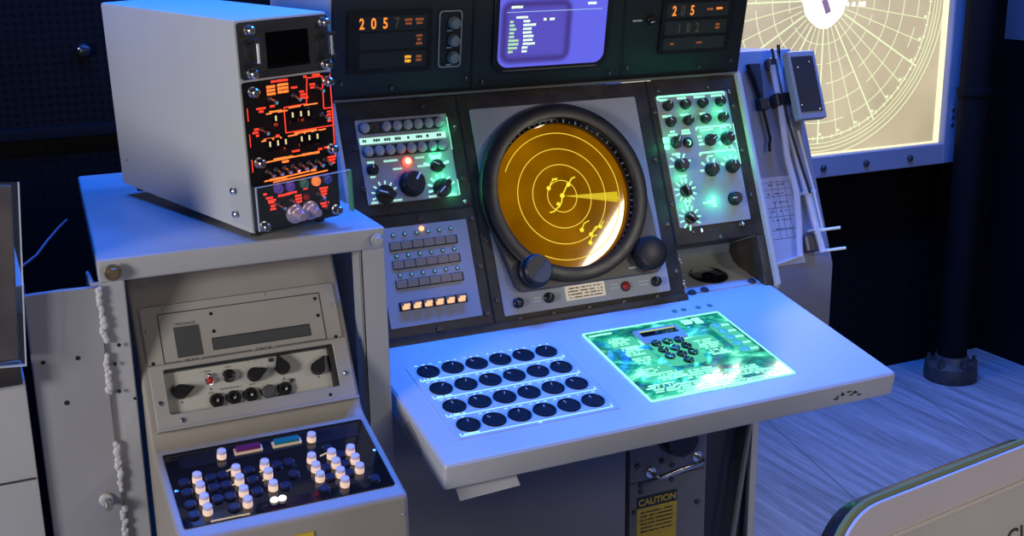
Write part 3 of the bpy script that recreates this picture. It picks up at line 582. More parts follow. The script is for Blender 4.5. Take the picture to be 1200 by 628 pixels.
def crt_mat():
    m = bpy.data.materials.new('blue_crt'); m.use_nodes = True; nt = m.node_tree; bs = nt.nodes['Principled BSDF']; N = nt.nodes.new; Lk = nt.links.new
    tc = N('ShaderNodeTexCoord'); sp_ = N('ShaderNodeSeparateXYZ'); Lk(tc.outputs['Object'], sp_.inputs[0])
    def mth(op, a, b_=None):
        n = N('ShaderNodeMath'); n.operation = op
        for i_, v in ((0, a), (1, b_)):
            if v is None: continue
            if isinstance(v, (int, float)): n.inputs[i_].default_value = v
            else: Lk(v, n.inputs[i_])
        return n.outputs[0]
    x = mth('ABSOLUTE', mth('SUBTRACT', sp_.outputs[0], .219)); y = mth('ABSOLUTE', mth('SUBTRACT', sp_.outputs[1], .118))
    qx = mth('MAXIMUM', mth('SUBTRACT', x, .055), 0.0); qy = mth('MAXIMUM', mth('SUBTRACT', y, .040), 0.0)
    d = mth('SQRT', mth('ADD', mth('MULTIPLY', qx, qx), mth('MULTIPLY', qy, qy)))
    rp = N('ShaderNodeValToRGB'); e = rp.color_ramp.elements; e[0].position = 0; e[0].color = (.095, .075, .50, 1); e[1].position = 1; e[1].color = (.125, .13, .80, 1)
    k = e.new(.55); k.color = (.050, .030, .21, 1); k = e.new(.20); k.color = (.09, .07, .46, 1); k = e.new(.72); k.color = (.07, .05, .34, 1); k = e.new(.95); k.color = (.125, .13, .78, 1)
    Lk(mth('MULTIPLY', d, 36.0), rp.inputs[0]); Lk(rp.outputs[0], bs.inputs['Emission Color']); bs.inputs['Emission Strength'].default_value = 1.0
    bs.inputs['Base Color'].default_value = (.02, .02, .05, 1); bs.inputs['Roughness'].default_value = .15; return m
b = MB(); b.rrect(.128, .386, .036, .236, .03, .0, .004); sb = part('screen_bezel', b.bevel(.001, 1), 'bezel', dc, FU)
part('screen', MB().rrect(.138, .376, .048, .226, .022, .004, .006, 8), crt_mat(), sb, FU)
b = MB(); b.i = 2; b.box(.152, .364, .1575, .1588, .006, .0064); b.i = 0; zz = (.006, .0066)
b.words(.174, .168, .024, .0055, *zz, 1); b.words(.340, .170, .019, .0055, *zz, 1)
rows = [(.1475, None, (.186, .025)), (.1395, (.164, .007), (.1965, .014)), (.132, (.1655, .011), (.2035, .028)), (.1245, (.1675, .015), (.1985, .018)), (.117, (.165, .010), (.199, .019)), (.1095, (.165, .011), (.202, .022)), (.102, (.170, .022), (.2015, .021)), (.0945, (.170, .022), (.204, .026)), (.087, (.169, .020), (.1955, .012)), (.0795, (.1645, .010), (.195, .011))]
for y, a, c in rows:
    b.i = 0; b.words(c[0], y, c[1], .005, *zz, 1)
    if a: b.i = 1; b.words(a[0], y, a[1], .005, *zz, 1)
b.i = 0; b.words(.2365, .1415, .006, .006, *zz, 1); b.words(.2525, .1415, .011, .005, *zz, 1)
part('screen_text', b, ['scrtext', 'scrtextg', 'scrline'], sb, FU)
part('bezel_lip', MB().box(.150, .362, .040, .043, .004, .006), mat('lip', (.10, .085, .06), .5), sb, FU)
def numwin(name, x0, x1, y0, y1, rows, digits, marks):
    b = MB(); b.rrect(x0, x1, y0, y1, .003, .0, .0016); nd = part(name, b, 'bezel', dc, FU)
    for (a, c) in rows: part('display_row', MB().box(x0+.022 if name[0] == 'n' and x1 < .2 else x0+.010, x1-.011, a, c, .0016, .0024), mat('display_row', (.030, .034, .032), .25), nd, FU)
    for ch, x, y, m_ in digits: part('digit', MB().text(ch, x, y, .0205, .0006, .0024, sx=.72, bold=.0006), m_, nd, FU)
    b = MB()
    ms = ['orangedim', 'yelloworange', 'faint', 'orange']
    for x, y, wd, h, k in marks: b.i = k; b.words(x, y, wd, h, .0024, .003, 1)
    part('status_word', b, ms, nd, FU); return nd
numwin('number_display', -.168, -.001, .052, .170, [(.133, .160), (.098, .129), (.062, .092)],
       [('2', -.141, .148, 'orange'), ('0', -.118, .148, 'orange'), ('5', -.095, .148, 'orange'), ('7', -.072, .148, 'faint')],
       [(-.049, .152, .016, .005, 0), (-.049, .145, .012, .005, 0), (-.027, .152, .016, .005, 0), (-.027, .145, .012, .005, 0), (-.027, .121, .012, .005, 0), (-.027, .114, .008, .005, 0), (-.027, .106, .012, .005, 0),
        (-.049, .081, .012, .006, 1), (-.049, .073, .012, .006, 1), (-.027, .081, .011, .005, 0), (-.027, .074, .011, .005, 0)])
numwin('number_display', .511, .685, .054, .168, [(.131, .161), (.095, .1235), (.0625, .088)],
       [('2', .539, .146, 'orange'), ('0', .560, .146, 'faint'), ('5', .583, .146, 'orange'), ('1', .556, .109, 'faint'), ('8', .578, .109, 'faint'), ('2', .600, .109, 'faint')],
       [(.627, .146, .015, .005, 0), (.651, .147, .016, .005, 3), (.651, .113, .010, .005, 0), (.651, .106, .010, .005, 0), (.542, .0755, .010, .004, 0), (.609, .0755, .014, .004, 0)])
o3 = rr(.013, .061, .055, .166, .008); i3 = rr(.0155, .0585, .0575, .1635, .006)
b = MB(); b.i = 0
vo = [b.bm.verts.new((x, y, .002)) for x, y in o3]; vi = [b.bm.verts.new((x, y, .002)) for x, y in i3]
for k in range(len(vo)): b._face([vo[k], vo[(k+1) % len(vo)], vi[(k+1) % len(vo)], vi[k]])
kg = part('knob_group_outline', b, mat('outline_grey', (.30, .30, .30), .5), dc, FU)
me = mesh_of('knob', MB().lathe(0, 0, [(.0118, 0), (.0118, .004), (.0105, .0055), (.0105, .011), (.009, .013), (.007, .0132), (.0062, .012), (0, .012)], 24), mat('grey_green_knob', (.22, .25, .22), .35))
for y in (.142, .108, .075): put('knob', me, kg, FU @ T((.044, y, 0)))
b = MB(); b.i = 0
for y in (.127, .0935, .060): b.words(.036, y, .011, .003, .0, .0006, 1)
b.words(.453, .128, .022, .004, .0, .0006, 1); part('legend', b, mat('dim_white', (.5, .5, .48), .6), dc, FU)
put('knob', knob_mesh(.010, .014, 'bar'), dc, FU @ T((.486, .128, 0)) @ Matrix.Rotation(R(100), 4, 'Z'))
me = mesh_of('screw', MB().lathe(0, 0, [(.004, 0), (.004, .0012), (.002, .002), (0, .002)], 10), 'bolt')
for x, y in ((-.18, .035), (-.08, .02), (.075, .03), (.11, .02), (.40, .02), (.44, .03), (.70, .03), (.59, .10), (.62, .02)): put('screw', me, dc, FU @ T((x, y, 0)))
# ------------------------------------------------------------------ equipment shelf
sh = thing('equipment_shelf', 'grey sheet-metal shelf on legs carrying the tall box, left of the radar console', 'shelf', (-.45, .18, FLOOR))
b = MB(); b.poly([(-.679, -.182), (-.224, -.182), (-.224, .546), (-.634, .546)], .238, .275); b.bevel(.006, 3); part('shelf_top', b, 'shelfgrey', sh)
b = MB(); b.box(-.268, -.224, -.176, -.170, FLOOR, .24); b.box(-.268, -.262, -.176, -.13, FLOOR, .24); part('leg', b.bevel(.002, 1), 'shelfgrey', sh)
b = MB(); b.box(-.690, -.641, -.1795, -.172, FLOOR, .24); b.box(-.690, -.684, -.178, -.10, FLOOR, .24); part('leg', b.bevel(.002, 1), 'shelfgrey', sh)
b = MB(); b.box(-.268, -.224, .48, .53, FLOOR, .24); part('leg', b.bevel(.003, 1), 'shelfgrey', sh)
b = MB(); b.box(-.590, -.55, .48, .53, FLOOR, .24); part('leg', b.bevel(.003, 1), 'shelfgrey', sh)
FS = frame((0, -.187, 0), (0, 0, 1))
ep = part('end_plate', MB().poly([(-.786, FLOOR), (-.680, FLOOR), (-.680, .236), (-.733, .2375), (-.786, .2365)], -.008, 0).bevel(.002, 1), 'plategrey', sh, FS)
b = MB(); z = .215
for z_a, z_b in ((.232, .15), (.125, .062), (-.02, -.10), (-.13, -.24)):
    z = z_a; b = MB()
    while z > z_b: b.sphere((-.680+random.uniform(-.003, .003), z, .0), random.uniform(.003, .0055), (1, 1.3, .7), 10, 7); z -= random.uniform(.0025, .006)
    part('weld_bead', b, 'weld', sh, FS)
b = MB()
for x, y, r_ in ((-.770, .13, .0032), (-.721, .129, .0035), (-.744, .061, .0038), (-.669, .111, .003), (-.667, .066, .003), (-.645, .05, .0025), (-.660, .14, .003)): b.cyl(x, y, -.0005, .0008, r_, seg=12)
part('bolt_hole', b, 'hole', ep, FS)
b = MB(); b.i = 0; b.lathe(-.704, -.108, [(.011, 0), (.011, .004), (.009, .006)], 16); b.i = 1; b.tube([(-.704, -.108, .004), (-.704, -.108, .020), (-.703, -.113, .028)], .0055, 10); part('stud', b, ['grey', 'steel'], ep, FS)
b = MB(); b.i = 0; b.cyl(-.658, .256, 0.005, .008, .013, seg=20); b.poly([(-.658+.009*math.cos(R(a)), .256+.009*math.sin(R(a))) for a in range(0, 360, 60)], .008, .014); part('bolt', b.bevel(.001, 1), 'brass', sh, FS)
b = MB(); b.cyl(-.2415, .256, .005, .008, .011, seg=20); b.poly([(-.2415+.008*math.cos(R(a)), .256+.008*math.sin(R(a))) for a in range(10, 370, 60)], .008, .014); part('bolt', b.bevel(.001, 1), 'shelfgrey', sh, FS)
# ------------------------------------------------------------------ box on the shelf
BX = T((-.44, -.175, .2775)) @ Matrix.Rotation(.275, 4, 'Z') @ Matrix.Rotation(-.0316, 4, 'Y') @ Matrix.Rotation(.0245, 4, 'X')
bx = thing('electronics_box', 'tall light grey electronics box with black red-lit front panels on the shelf', 'electronics box', (-.44, .05, .277))
HB = .0075
def Bm(M_): return BX @ T((0, 0, HB)) @ M_
part('case', MB().box(0, .163, .002, .496, 0, .333).bevel(.005, 2), 'boxgrey', bx, Bm(T((0, 0, 0))))
FB = Bm(Matrix(((1, 0, 0, 0), (0, 0, -1, 0), (0, 1, 0, 0), (0, 0, 0, 1))))  # x right, y up, z towards the viewer
me = mesh_of('foot', MB().lathe(0, 0, [(.008, -.005), (.009, .006)], 14), 'black')
for x, y in ((.02, .03), (.14, .03), (.02, .46), (.14, .46)): put('foot', me, bx, Bm(T((x, y, -.006))))
tp = part('upper_panel', MB().rrect(.003, .160, .243, .329, .005, 0, .005), 'black', bx, FB)
part('display', MB().rrect(.048, .122, .256, .311, .002, .005, .0062), mat('dark_glass', (.003, .003, .004), .06), tp, FB)
part('display_lip', MB().box(.050, .120, .2575, .2605, .0062, .012), 'gloss', tp, FB)
part('panel_divider', MB().box(.0, .160, .2395, .2425, .0, .0035), 'grey', bx, FB)
def screw_big(): return mesh_of('captive_screw', MB().lathe(0, 0, [(.0085, 0), (.0085, .003), (.006, .004), (.0068, .006), (.0068, .014), (.005, .016), (.002, .016), (.002, .0135), (0, .0135)], 18), 'steel')
csm = screw_big()
for x, y in ((.019, .317), (.018, .252), (.150, .318), (.150, .252)): put('captive_screw', csm, tp, FB @ T((x, y, .005)))
for s_ in (.022, .152):
    b = MB(); b.i = 1; b.box(s_-.006, s_+.006, .299, .304, .005, .030); b.box(s_-.006, s_+.006, .264, .269, .005, .030); b.i = 0; b.tube([(s_, .302, .026), (s_, .266, .026)], .0035, 10); part('handle', b, ['steel', 'black'], tp, FB)
lp = part('lower_panel', MB().rrect(.003, .160, .002, .2385, .004, 0, .005), mat('lit_panel_black', (.007, .006, .006), .5, spec=.12), bx, FB)
for x, y in ((.017, .224), (.150, .225), (.017, .114), (.150, .116), (.016, .012), (.150, .014)): put('captive_screw', csm, lp, FB @ T((x, y, .005)))
z = (.005, .0056); b = MB()
b.i = 0
b.path([(.111, .194), (.115, .234), (.143, .234), (.142, .182), (.158, .182), (.158, .153), (.070, .153), (.070, .193), (.111, .194)], .0016, *z)
for y in (.20, .16, .12): b.bar(.0065, y, .0065, y-.02, .0012, *z)
b.bar(.1575, .235, .1575, .10, .0018, *z)
for x, y, wd in ((.066, .2355, .03), (.112, .2365, .006), (.132, .237, .014), (.091, .222, .011), (.104, .214, .008), (.106, .209, .010), (.108, .204, .014), (.124, .223, .010), (.124, .218, .008), (.030, .197, .016), (.030, .192, .008), (.050, .198, .008), (.019, .166, .008), (.017, .161, .010), (.020, .156, .005), (.151, .176, .007), (.151, .171, .008), (.151, .166, .007), (.151, .161, .007), (.055, .151, .006), (.098, .1505, .006), (.085, .122, .014), (.13, .118, .008), (.145, .119, .015), (.150, .102, .015), (.150, .097, .015), (.150, .092, .012), (.031, .055, .012), (.024, .062, .006), (.035, .050, .014), (.058, .055, .022), (.044, .043, .006), (.034, .047, .01), (.036, .041, .008), (.036, .036, .01), (.072, .056, .018), (.083, .049, .012), (.083, .044, .012), (.083, .039, .012), (.097, .0585, .008), (.131, .053, .016), (.131, .048, .012), (.131, .043, .010), (.131, .028, .016), (.131, .023, .010)):
    b.words(x, y, wd, .0038, *z, 1)
b.i = 1
for x0, y0, x1, y1 in ((.038, .187, .076, .188), (.078, .1915, .100, .192), (.106, .192, .131, .192), (.026, .146, .143, .149), (.026, .112, .098, .1135), (.025, .0825, .108, .0855), (.040, .0785, .141, .081)): b.bar(x0, y0, x1, y1, .0020, *z)
for k in range(3): b.words(.050, .228-k*.0055, .015, .0045, *z, 1); b.words(.071, .229-k*.0055, .019, .0045, *z, 1)
for x, y, wd in ((.055, .189, .022), (.105, .150, .04), (.045, .1475, .03), (.062, .114, .035), (.112, .1135, .032), (.065, .108, .012), (.115, .086, .010), (.05, .083, .03)): b.words(x, y, wd, .0042, *z, 1)
part('lit_legend', b, ['redleg', 'redhot'], lp, FB)
b = MB()
for x, y in ((.053, .179), (.083, .180), (.098, .180), (.112, .179), (.039, .140), (.053, .140), (.067, .140), (.096, .140), (.110, .140), (.125, .140)): b.box(x-.0012, x+.0012, y-.004, y+.004, .0075, .0085)
part('thumbwheel_mark', b, glow('wheel_mark', (1, .8, .4), .9), lp, FB)
me = mesh_of('thumbwheel', MB().box(-.0055, .0055, -.011, .011, 0, .0025).bevel(.001, 1), 'gloss')
for x, y in ((.053, .177), (.083, .178), (.098, .178), (.112, .177), (.039, .138), (.053, .138), (.067, .138), (.096, .138), (.110, .138), (.125, .138)): put('thumbwheel', me, lp, FB @ T((x, y, .005)))
b = MB(); b.i = 0; b.lathe(0, 0, [(.004, 0), (.004, .002), (.003, .003), (0, .003)], 12); b.i = 1; b.tube([(0, 0, .002), (.001, -.002, .010), (.0025, -.005, .018)], [.0018, .0022, .0030], 8); me = mesh_of('toggle_switch', b, ['bolt', 'steel'])
for x, y in [(.046, .210), (.088, .210), (.131, .218), (.137, .173), (.027, .165)]+[(.031+k*.0150, .0975+.0003*k) for k in range(8)]+[(.045, .042), (.069, .044), (.119, .046)]: put('toggle_switch', me, lp, FB @ T((x, y, .005)))
cols = [(.10, .05, .30), (.10, .05, .35), (.03, .12, .09), (.75, .18, .03), (.03, .04, .22)]
for k, (x, cc) in enumerate(zip((.046, .067, .0925, .115, .136), cols)):
    b = MB(); b.i = 0; b.lathe(x, .068, [(.009, .005), (.009, .008)], 18); b.i = 1; b.lathe(x, .068, [(.008, .008), (.0075, .013), (.005, .0145), (0, .015)], 18)
    part('push_lamp', b, ['black', mat('lens', cc, .25, emit=cc, es=.9 if k == 3 else .25)], lp, FB)
b = MB(); b.i = 1; b.lathe(.097, .044, [(.005, .005), (.0045, .009), (0, .0095)], 14); part('push_lamp', b, ['black', 'reddull'], lp, FB)
b = MB(); b.lathe(0, 0, [(.0155, 0), (.0155, .004), (.013, .005), (.013, .010), (.010, .012), (.0085, .012), (.0085, .022), (.006, .024), (.006, .030), (0, .030)], 24); me = mesh_of('connector', b, mat('lilac_metal', (.62, .54, .66), .3, metal=.6))
for x, y in ((.0735, .021), (.101, .022)): put('connector', me, lp, FB @ T((x, y, .005)))
part('hook', MB().ring(.126, .026, .008, .0105, .005, .008, 16, R(-60), R(120)), 'steel', lp, FB)
b = MB(); b.box(-.006, .166, .012, .082, .030, .033); b.i = 0; gp = part('guard', b, 'acrylic', bx, FB)
b = MB(); b.box(-.006, -.0035, .012, .082, -.058, .033); part('guard_side', b, 'acrylic', gp, FB)
b = MB(); b.box(.1665, .169, .012, .082, .022, .033); part('guard_side', b, mat('green_edge', (.05, .20, .15), .2, emit=(.1, .6, .4), es=.06), gp, FB)
b = MB(); b.box(-.0062, .1662, .0812, .0824, .0298, .0334); b.box(-.0062, -.005, .012, .082, .0298, .0334); part('guard_edge', b, 'acrylicedge', gp, FB)
me = mesh_of('screw', MB().lathe(0, 0, [(.0055, 0), (.0055, .002), (.004, .0035), (0, .004)], 14), 'steel')
for y in (.064, .026): put('screw', me, gp, FB @ T((-.006, y, -.044)) @ Matrix.Rotation(R(-90), 4, 'Y'))
b = MB(); b.cyl(0, 0, 0, .001, .0015, seg=8); part('rivet', b, 'bolt', bx, Bm(T((-.0002, .46, .05)) @ Matrix.Rotation(R(-90), 4, 'Y')))
for x, y, p in ((.06, .215, .012), (.125, .20, .010), (.06, .165, .010), (.11, .165, .010), (.07, .125, .010), (.08, .09, .012), (.06, .05, .006), (.12, .05, .006)): panel_glow_light('panel_glow_light', FB, x, y, .022, p*.35, (1, .09, .03), lp)
# ------------------------------------------------------------------ keyboard terminal under the shelf
t1, t2 = R(28), R(74)
v1 = Vector((0, math.sin(t1), math.cos(t1))); v2 = Vector((0, math.sin(t2), math.cos(t2))); p0 = Vector((0, -.165, .086))
F1 = frame(p0, v1); j0 = p0+v1*(-.121); F2 = frame(j0, v2)
te = thing('keyboard_terminal', 'beige terminal with message panel and sloping black keyboard of lit keys under the shelf', 'terminal', (-.46, -.2, FLOOR))
e0 = j0-v2*.222; topy = p0+v1*.15
# a fillet between the two slopes
fil = [tuple((j0+v1*(.016*(1-t))*(1-t)-v2*.02*t*t)[1:]) for t in (0, .25, .5, .75, 1)]
prof = [tuple(topy[1:])]+fil+[tuple(e0[1:]), (e0.y-.004, e0.z-.16), (e0.y+.06, e0.z-.20), (e0.y+.06, FLOOR), (.25, FLOOR), (.25, topy.z)]
b = MB(); b.prism_x(prof, -.632, -.291); b.bevel(.008, 3, 40); part('housing', b, 'beige', te)
b = MB(); b.i = 0
mp_ = part('message_panel', MB().rrect(-.620, -.300, .002, .100, .006, 0, .0016), 'beige2', te, F1)
b = MB(); b.path([(-.593, .005), (-.592, .084), (-.328, .084), (-.329, .005)], .0016, .0016, .0020); b.bar(-.593, .005, -.565, .005, .0012, .0016, .002); b.bar(-.535, .005, -.455, .005, .0012, .0016, .002); b.bar(-.415, .005, -.329, .005, .0012, .0016, .002)
b.path(rr(-.6185, -.3015, .003, .0985, .006)+[(-.3015, .0925)], .0010, .0016, .0018)
b.text('MESSAGE', -.551, .0645, .0045, .0004, .0016, sx=1.25); b.text('MODE', -.550, .005, .0045, .0004, .0016, sx=1.3); b.text('DATA', -.435, .0055, .0045, .0004, .0016, sx=1.6)
part('engraving', b, 'line', mp_, F1)
part('mode_window', MB().box(-.571, -.531, .010, .060, .0016, .0022), 'screenwin', mp_, F1)
b = MB(); b.i = 0; b.box(-.5145, -.3535, .0140, .0345, .0016, .0024); b.i = 1; b.box(-.5125, -.3555, .0155, .032, .0024, .0028); part('data_window', b, ['line', 'screenwin'], mp_, F1)
for x, y in ((-.509, .074), (-.336, .075), (-.336, .046), (-.509, .045), (-.313, .006), (-.610, .007)): part('screw_hole', MB().cyl(x, y, .0014, .0022, .003, seg=12), 'hole', mp_, F1)
me = mesh_of('screw', MB().lathe(0, 0, [(.0035, 0), (.0035, .001), (.002, .0016), (0, .0016)], 10), 'beige2')
for x, y in ((-.58, .090), (-.611, .059), (-.312, .06), (-.42, .094)): put('screw', me, mp_, F1 @ T((x, y, .0016)))
# control unit: a frame with an open middle
o4 = rr(-.620, -.300, -.100, .001, .003); i4 = rr(-.598, -.325, -.078, -.007, .003)
b = MB(); z0, z1 = .0, .016
V = [[b.bm.verts.new((x, y, q)) for (x, y), q in ((a, z0), (a, z1), (c, z1), (c, z0))] for a, c in zip(o4, i4)]
for k in range(len(V)):
    A, B = V[k], V[(k+1) % len(V)]
    for j in range(4): b._face([A[j], B[j], B[(j+1) % 4], A[(j+1) % 4]])
cf = part('control_frame', b.bevel(.001, 1), 'beige2', te, F1)
part('control_lip', MB().box(-.622, -.298, -.103, -.099, .0, .022).bevel(.001, 1), 'beige2', cf, F1)
cl = part('control_plate', MB().box(-.598, -.325, -.078, -.007, 0, .002), mat('control_plate', (.46, .45, .40), .45), te, F1)
b = MB(); b.box(-.333, -.325, -.078, -.007, .002, .014); b.box(-.598, -.333, -.011, -.007, .002, .012); part('black_strip', b, 'black', cl, F1)  # black strip along the right and top inside the frame
pm = knob_mesh(.0115, .016, 'pointer')
for x, y, r_ in ((-.576, -.044, -80), (-.458, -.036, -75), (-.411, -.032, 15), (-.354, -.042, -35)): put('pointer_knob', pm, cl, F1 @ T((x, y, .002)) @ Matrix.Rotation(R(r_), 4, 'Z'))
b = MB(); b.i = 0; b.lathe(-.529, -.034, [(.007, .002), (.007, .004), (.005, .0045)], 16); b.i = 1; b.sphere((-.529, -.034, .007), .0055, (1, 1, 1.3), 14, 10); b.i = 2; b.sphere((-.529, -.026, .008), .004, u=10, v=8); part('red_lamp', b, ['steel', 'reddull', 'steel'], cl, F1)
b = MB(); b.lathe(0, 0, [(.0105, 0), (.0105, .005), (.009, .006), (.009, .010), (.0055, .011), (.0045, .008), (0, .008)], 20); part('knob', b, 'knob', cl, F1 @ T((-.498, -.031, .002)))
b = MB(); b.i = 0; b.lathe(0, 0, [(.0112, 0), (.0112, .006), (.0095, .008), (.007, .008), (.006, .004), (.0035, .004)], 20); b.i = 1; b.lathe(0, 0, [(.0032, .004), (.003, .010), (0, .0105)], 12); me = mesh_of('jack', b, ['knob', 'steel'])
for x in (-.523, -.496, -.469, -.413): put('jack', me, cl, F1 @ T((x, -.0665, .002)))
b = MB(); b.lathe(0, 0, [(.011, 0), (.011, .010), (.009, .0125), (0, .0125)], 20); part('knob', b, 'knobgrey', cl, F1 @ T((-.440, -.067, .002)))
b = MB()
for x, y in ((-.399, -.055), (-.428, -.016)): b.cyl(x, y, .002, .0045, .0035, seg=10)
for x, y in ((-.576, -.060), (-.529, -.047), (-.411, -.049), (-.354, -.056)): b.cyl(x, y, .002, .0026, .0014, seg=8)
part('set_screw', b, 'line', cl, F1)
b = MB()
for x, y, wd in ((-.532, -.018, .016), (-.529, -.053, .01), (-.498, -.016, .012), (-.498, -.050, .035), (-.46, -.050, .02), (-.405, -.052, .02)): b.words(x, y, wd, .003, .002, .0023, .8)
for cx_, cy_ in ((-.458, -.036), (-.411, -.032)): ticks(b, cx_, cy_, .021, 20, 160, 6, .004, .0008, .002, .0023)
part('legend', b, mat('grey_ink', (.22, .21, .19), .6), cl, F1)
me = mesh_of('screw', MB().lathe(0, 0, [(.0042, 0), (.0042, .0015), (.0025, .003), (0, .003)], 12), 'steel')
for x, y in ((-.581, -.09), (-.611, -.059), (-.3115, -.059)): put('screw', me, cf, F1 @ T((x, y, .016)))
part('screw', MB().cyl(-.344, -.09, .016, .0166, .0028, seg=10), 'hole', cf, F1)
# keyboard
kb = part('keyboard', MB().rrect(-.621, -.303, -.197, -.027, .004, -.001, .002), 'gloss', te, F2)
part('recess_panel', MB().rrect(-.60, -.318, -.068, -.036, .002, .002, .0026), mat('gloss_black_panel', (.012, .012, .018), .15), kb, F2)
b = MB(); b.i = 0; b.lathe(0, 0, [(.0074, 0), (.0074, .004), (.0070, .0075), (.0070, .010)], 18); b.i = 1; b.lathe(0, 0, [(.0071, .010), (.0066, .0145), (.0045, .016), (0, .0163)], 18); me = mesh_of('lit_key', b, ['keybase', 'keytop'])
keys = [(-.537, -.058), (-.395, -.058)]+[(-.583, y) for y in (-.101, -.124, -.151, -.175)]+[(-.525, y) for y in (-.101, -.124, -.151, -.176)]+[(-.481, y) for y in (-.101, -.123, -.152)]+[(-.409, y) for y in (-.107, -.130, -.153)]+[(-.377, y) for y in (-.107, -.130, -.153, -.176)]+[(-.346, y) for y in (-.106, -.129, -.152)]
for x, y in keys: put('lit_key', me, kb, F2 @ T((x, y, .002)))
b = MB(); b.sphere((-.486, -.178, .004), .0065, (1, .8, .7), 12, 8); b.sphere((-.474, -.178, .004), .0065, (1, .8, .7), 12, 8); part('lamp_pair', b, 'keyhot', kb, F2)
M['darkkey'] = mat('dark_key', (.015, .016, .035), .2)
me = mesh_of('dark_key', MB().lathe(0, 0, [(.009, 0), (.009, .003), (.007, .0045), (0, .0045)], 16), 'darkkey')
for x, y in ((-.602, -.101), (-.602, -.124), (-.603, -.151), (-.603, -.175), (-.563, -.101), (-.563, -.124), (-.563, -.151), (-.545, -.101), (-.545, -.124), (-.545, -.151), (-.545, -.176), (-.505, -.101), (-.505, -.124), (-.505, -.152), (-.462, -.101), (-.462, -.152), (-.443, -.13), (-.377, -.086), (-.393, -.130), (-.393, -.153), (-.362, -.106), (-.362, -.129), (-.362, -.152), (-.33, -.176), (-.409, -.176), (-.443, -.101)): put('dark_key', me, kb, F2 @ T((x, y, .002)))
b = MB()
for x, y, l in ((-.536, -.092, .014), (-.395, -.09, .0), (-.387, -.097, .012), (-.53, -.105, .006), (-.488, -.108, .006), (-.488, -.128, .006), (-.533, -.125, .006)):
    if l: b.bar(x-l/2, y-l*.2, x+l/2, y+l*.2, .0025, .002, .003)
b.words(-.560, -.194, .045, .0036, .002, .0026, 1); b.words(-.532, -.1945, .012, .0036, .002, .0026, 1)
part('lit_mark', b, glow('key_mark', (1, .75, .5), .55), kb, F2)
for x0, x1, c_, nm in ((-.517, -.473, (.16, .02, .12), 'red_bar'), (-.457, -.411, (.01, .20, .26), 'teal_bar')):
    b = MB(); b.i = 0; b.rrect(x0, x1, -.0605, -.0475, .001, .002, .006); b.i = 1; b.rrect(x0+.003, x1-.003, -.058, -.0475, .001, .006, .0105); part(nm, b, [mat('bar_rim', (.5, .4, .3), .3, emit=(1, .7, .4), es=.18), mat(nm, [v*.5 for v in c_], .2, emit=c_, es=.18)], kb, F2)
me = mesh_of('screw', MB().lathe(0, 0, [(.0032, 0), (.0032, .0015), (0, .0022)], 10), 'steel')
for x, y in ((-.616, -.115), (-.308, -.11)): put('screw', me, kb, F2 @ T((x, y, .002)))
FE = frame((0, e0.y-.001, e0.z), (0, .02, 1))
part('yellow_label', MB().box(-.476, -.441, -.075, -.026, -.002, .0012), 'yellow', te, FE)
part('rivet', MB().sphere((-.302, -.03, .0005), .0025, u=10, v=6), 'steel', te, FE)
# ------------------------------------------------------------------ neighbouring cabinet at the left edge
nb = thing('neighbouring_cabinet', 'beige cabinet with a dark mottled panel behind clear acrylic at the far left', 'cabinet', (-1.1, 0, FLOOR))
part('cabinet_body', MB().box(-1.45, -.798, -.205, .35, FLOOR, .112).bevel(.004), 'shelfgrey', nb)
part('cabinet_seam', MB().box(-1.44, -.801, -.2065, -.204, -.045, -.042), 'line', nb)
FN = frame((-.807, -.225, .152), (0, .0, 1)) @ Matrix.Rotation(R(-4.5), 4, 'Z')
part('rear_housing', MB().box(-1.45, -.795, -.10, .35, .10, .34).bevel(.004), 'black', nb)
part('dark_panel', MB().box(-.55, .004, .0, .256, -.012, 0).bevel(.002, 1), mat('mottled_brown', (.06, .042, .036), .35, var=.7, scale=9, wear=(.09, .08, .095)), nb, FN)
part('acrylic_sheet', MB().box(-.55, .013, -.005, .262, .006, .011), 'acrylic', nb, FN)
b = MB(); b.box(.0115, .0135, -.005, .262, .0055, .0115); b.box(-.55, .0135, -.0065, -.0045, .0055, .0115); part('acrylic_edge', b, 'acrylicedge', nb, FN)
part('panel_foot', MB().box(-1.3, -.802, -.222, -.208, .112, .145).bevel(.003), mat('foot_brown', (.02, .016, .014), .45), nb)
part('side_rail', MB().box(-.800, -.779, -.08, .33, .18, .225).bevel(.002, 1), 'grey', nb)
tag(part('cable', MB().tube([(-.775, .02, .230), (-.750, .06, .236), (-.73, .10, .248), (-.705, .14, .262), (-.69, .17, .266)], .0022, 6), mat('blue_cable', (.10, .12, .2), .5)), 'thin cable running behind the end plate at the left', 'cable')
# ------------------------------------------------------------------ side cabinet with tools
OFF = -.05
FO = FP @ T((0, 0, OFF))
sc = thing('side_cabinet', 'grey leaning cabinet with tools hung on it at the right of the console', 'cabinet', (.82, .25, -.2))
q = lambda w_: tuple((FO @ Vector((0, w_, 0)))[1:])
prof = [q(.532), q(.06), (q(.06)[0]-.012, q(.06)[1]-.03), (q(.06)[0]-.012, -.20), (.55, -.20), (.55, q(.532)[1]-.02)]
part('cabinet_body', MB().prism_x(prof, .728, .917).bevel(.003), 'dimbluegrey', sc)
b = MB()
for y in (.50, .40, .29, .24): b.box(.752, .757, y, y+.014, 0, .003)
part('latch', b, 'black', sc, FO)
b = MB(); b.box(.764, .842, .04, .24, .0, .0008); pp = tag(part('printed_chart', b, 'paper', None, FO @ T((0, 0, .0005))), 'pale printed chart fixed to the leaning grey cabinet below the black brush', 'chart')
b = MB()
for y in (.228, .212, .196, .17, .15, .12, .10): b.bar(.768, y, .838, y, .0012, .0008, .0011)
for x in (.79, .806, .825): b.bar(x, .235, x, .10, .0010, .0008, .0011)
b.bar(.77, .15, .80, .19, .001, .0008, .0011)
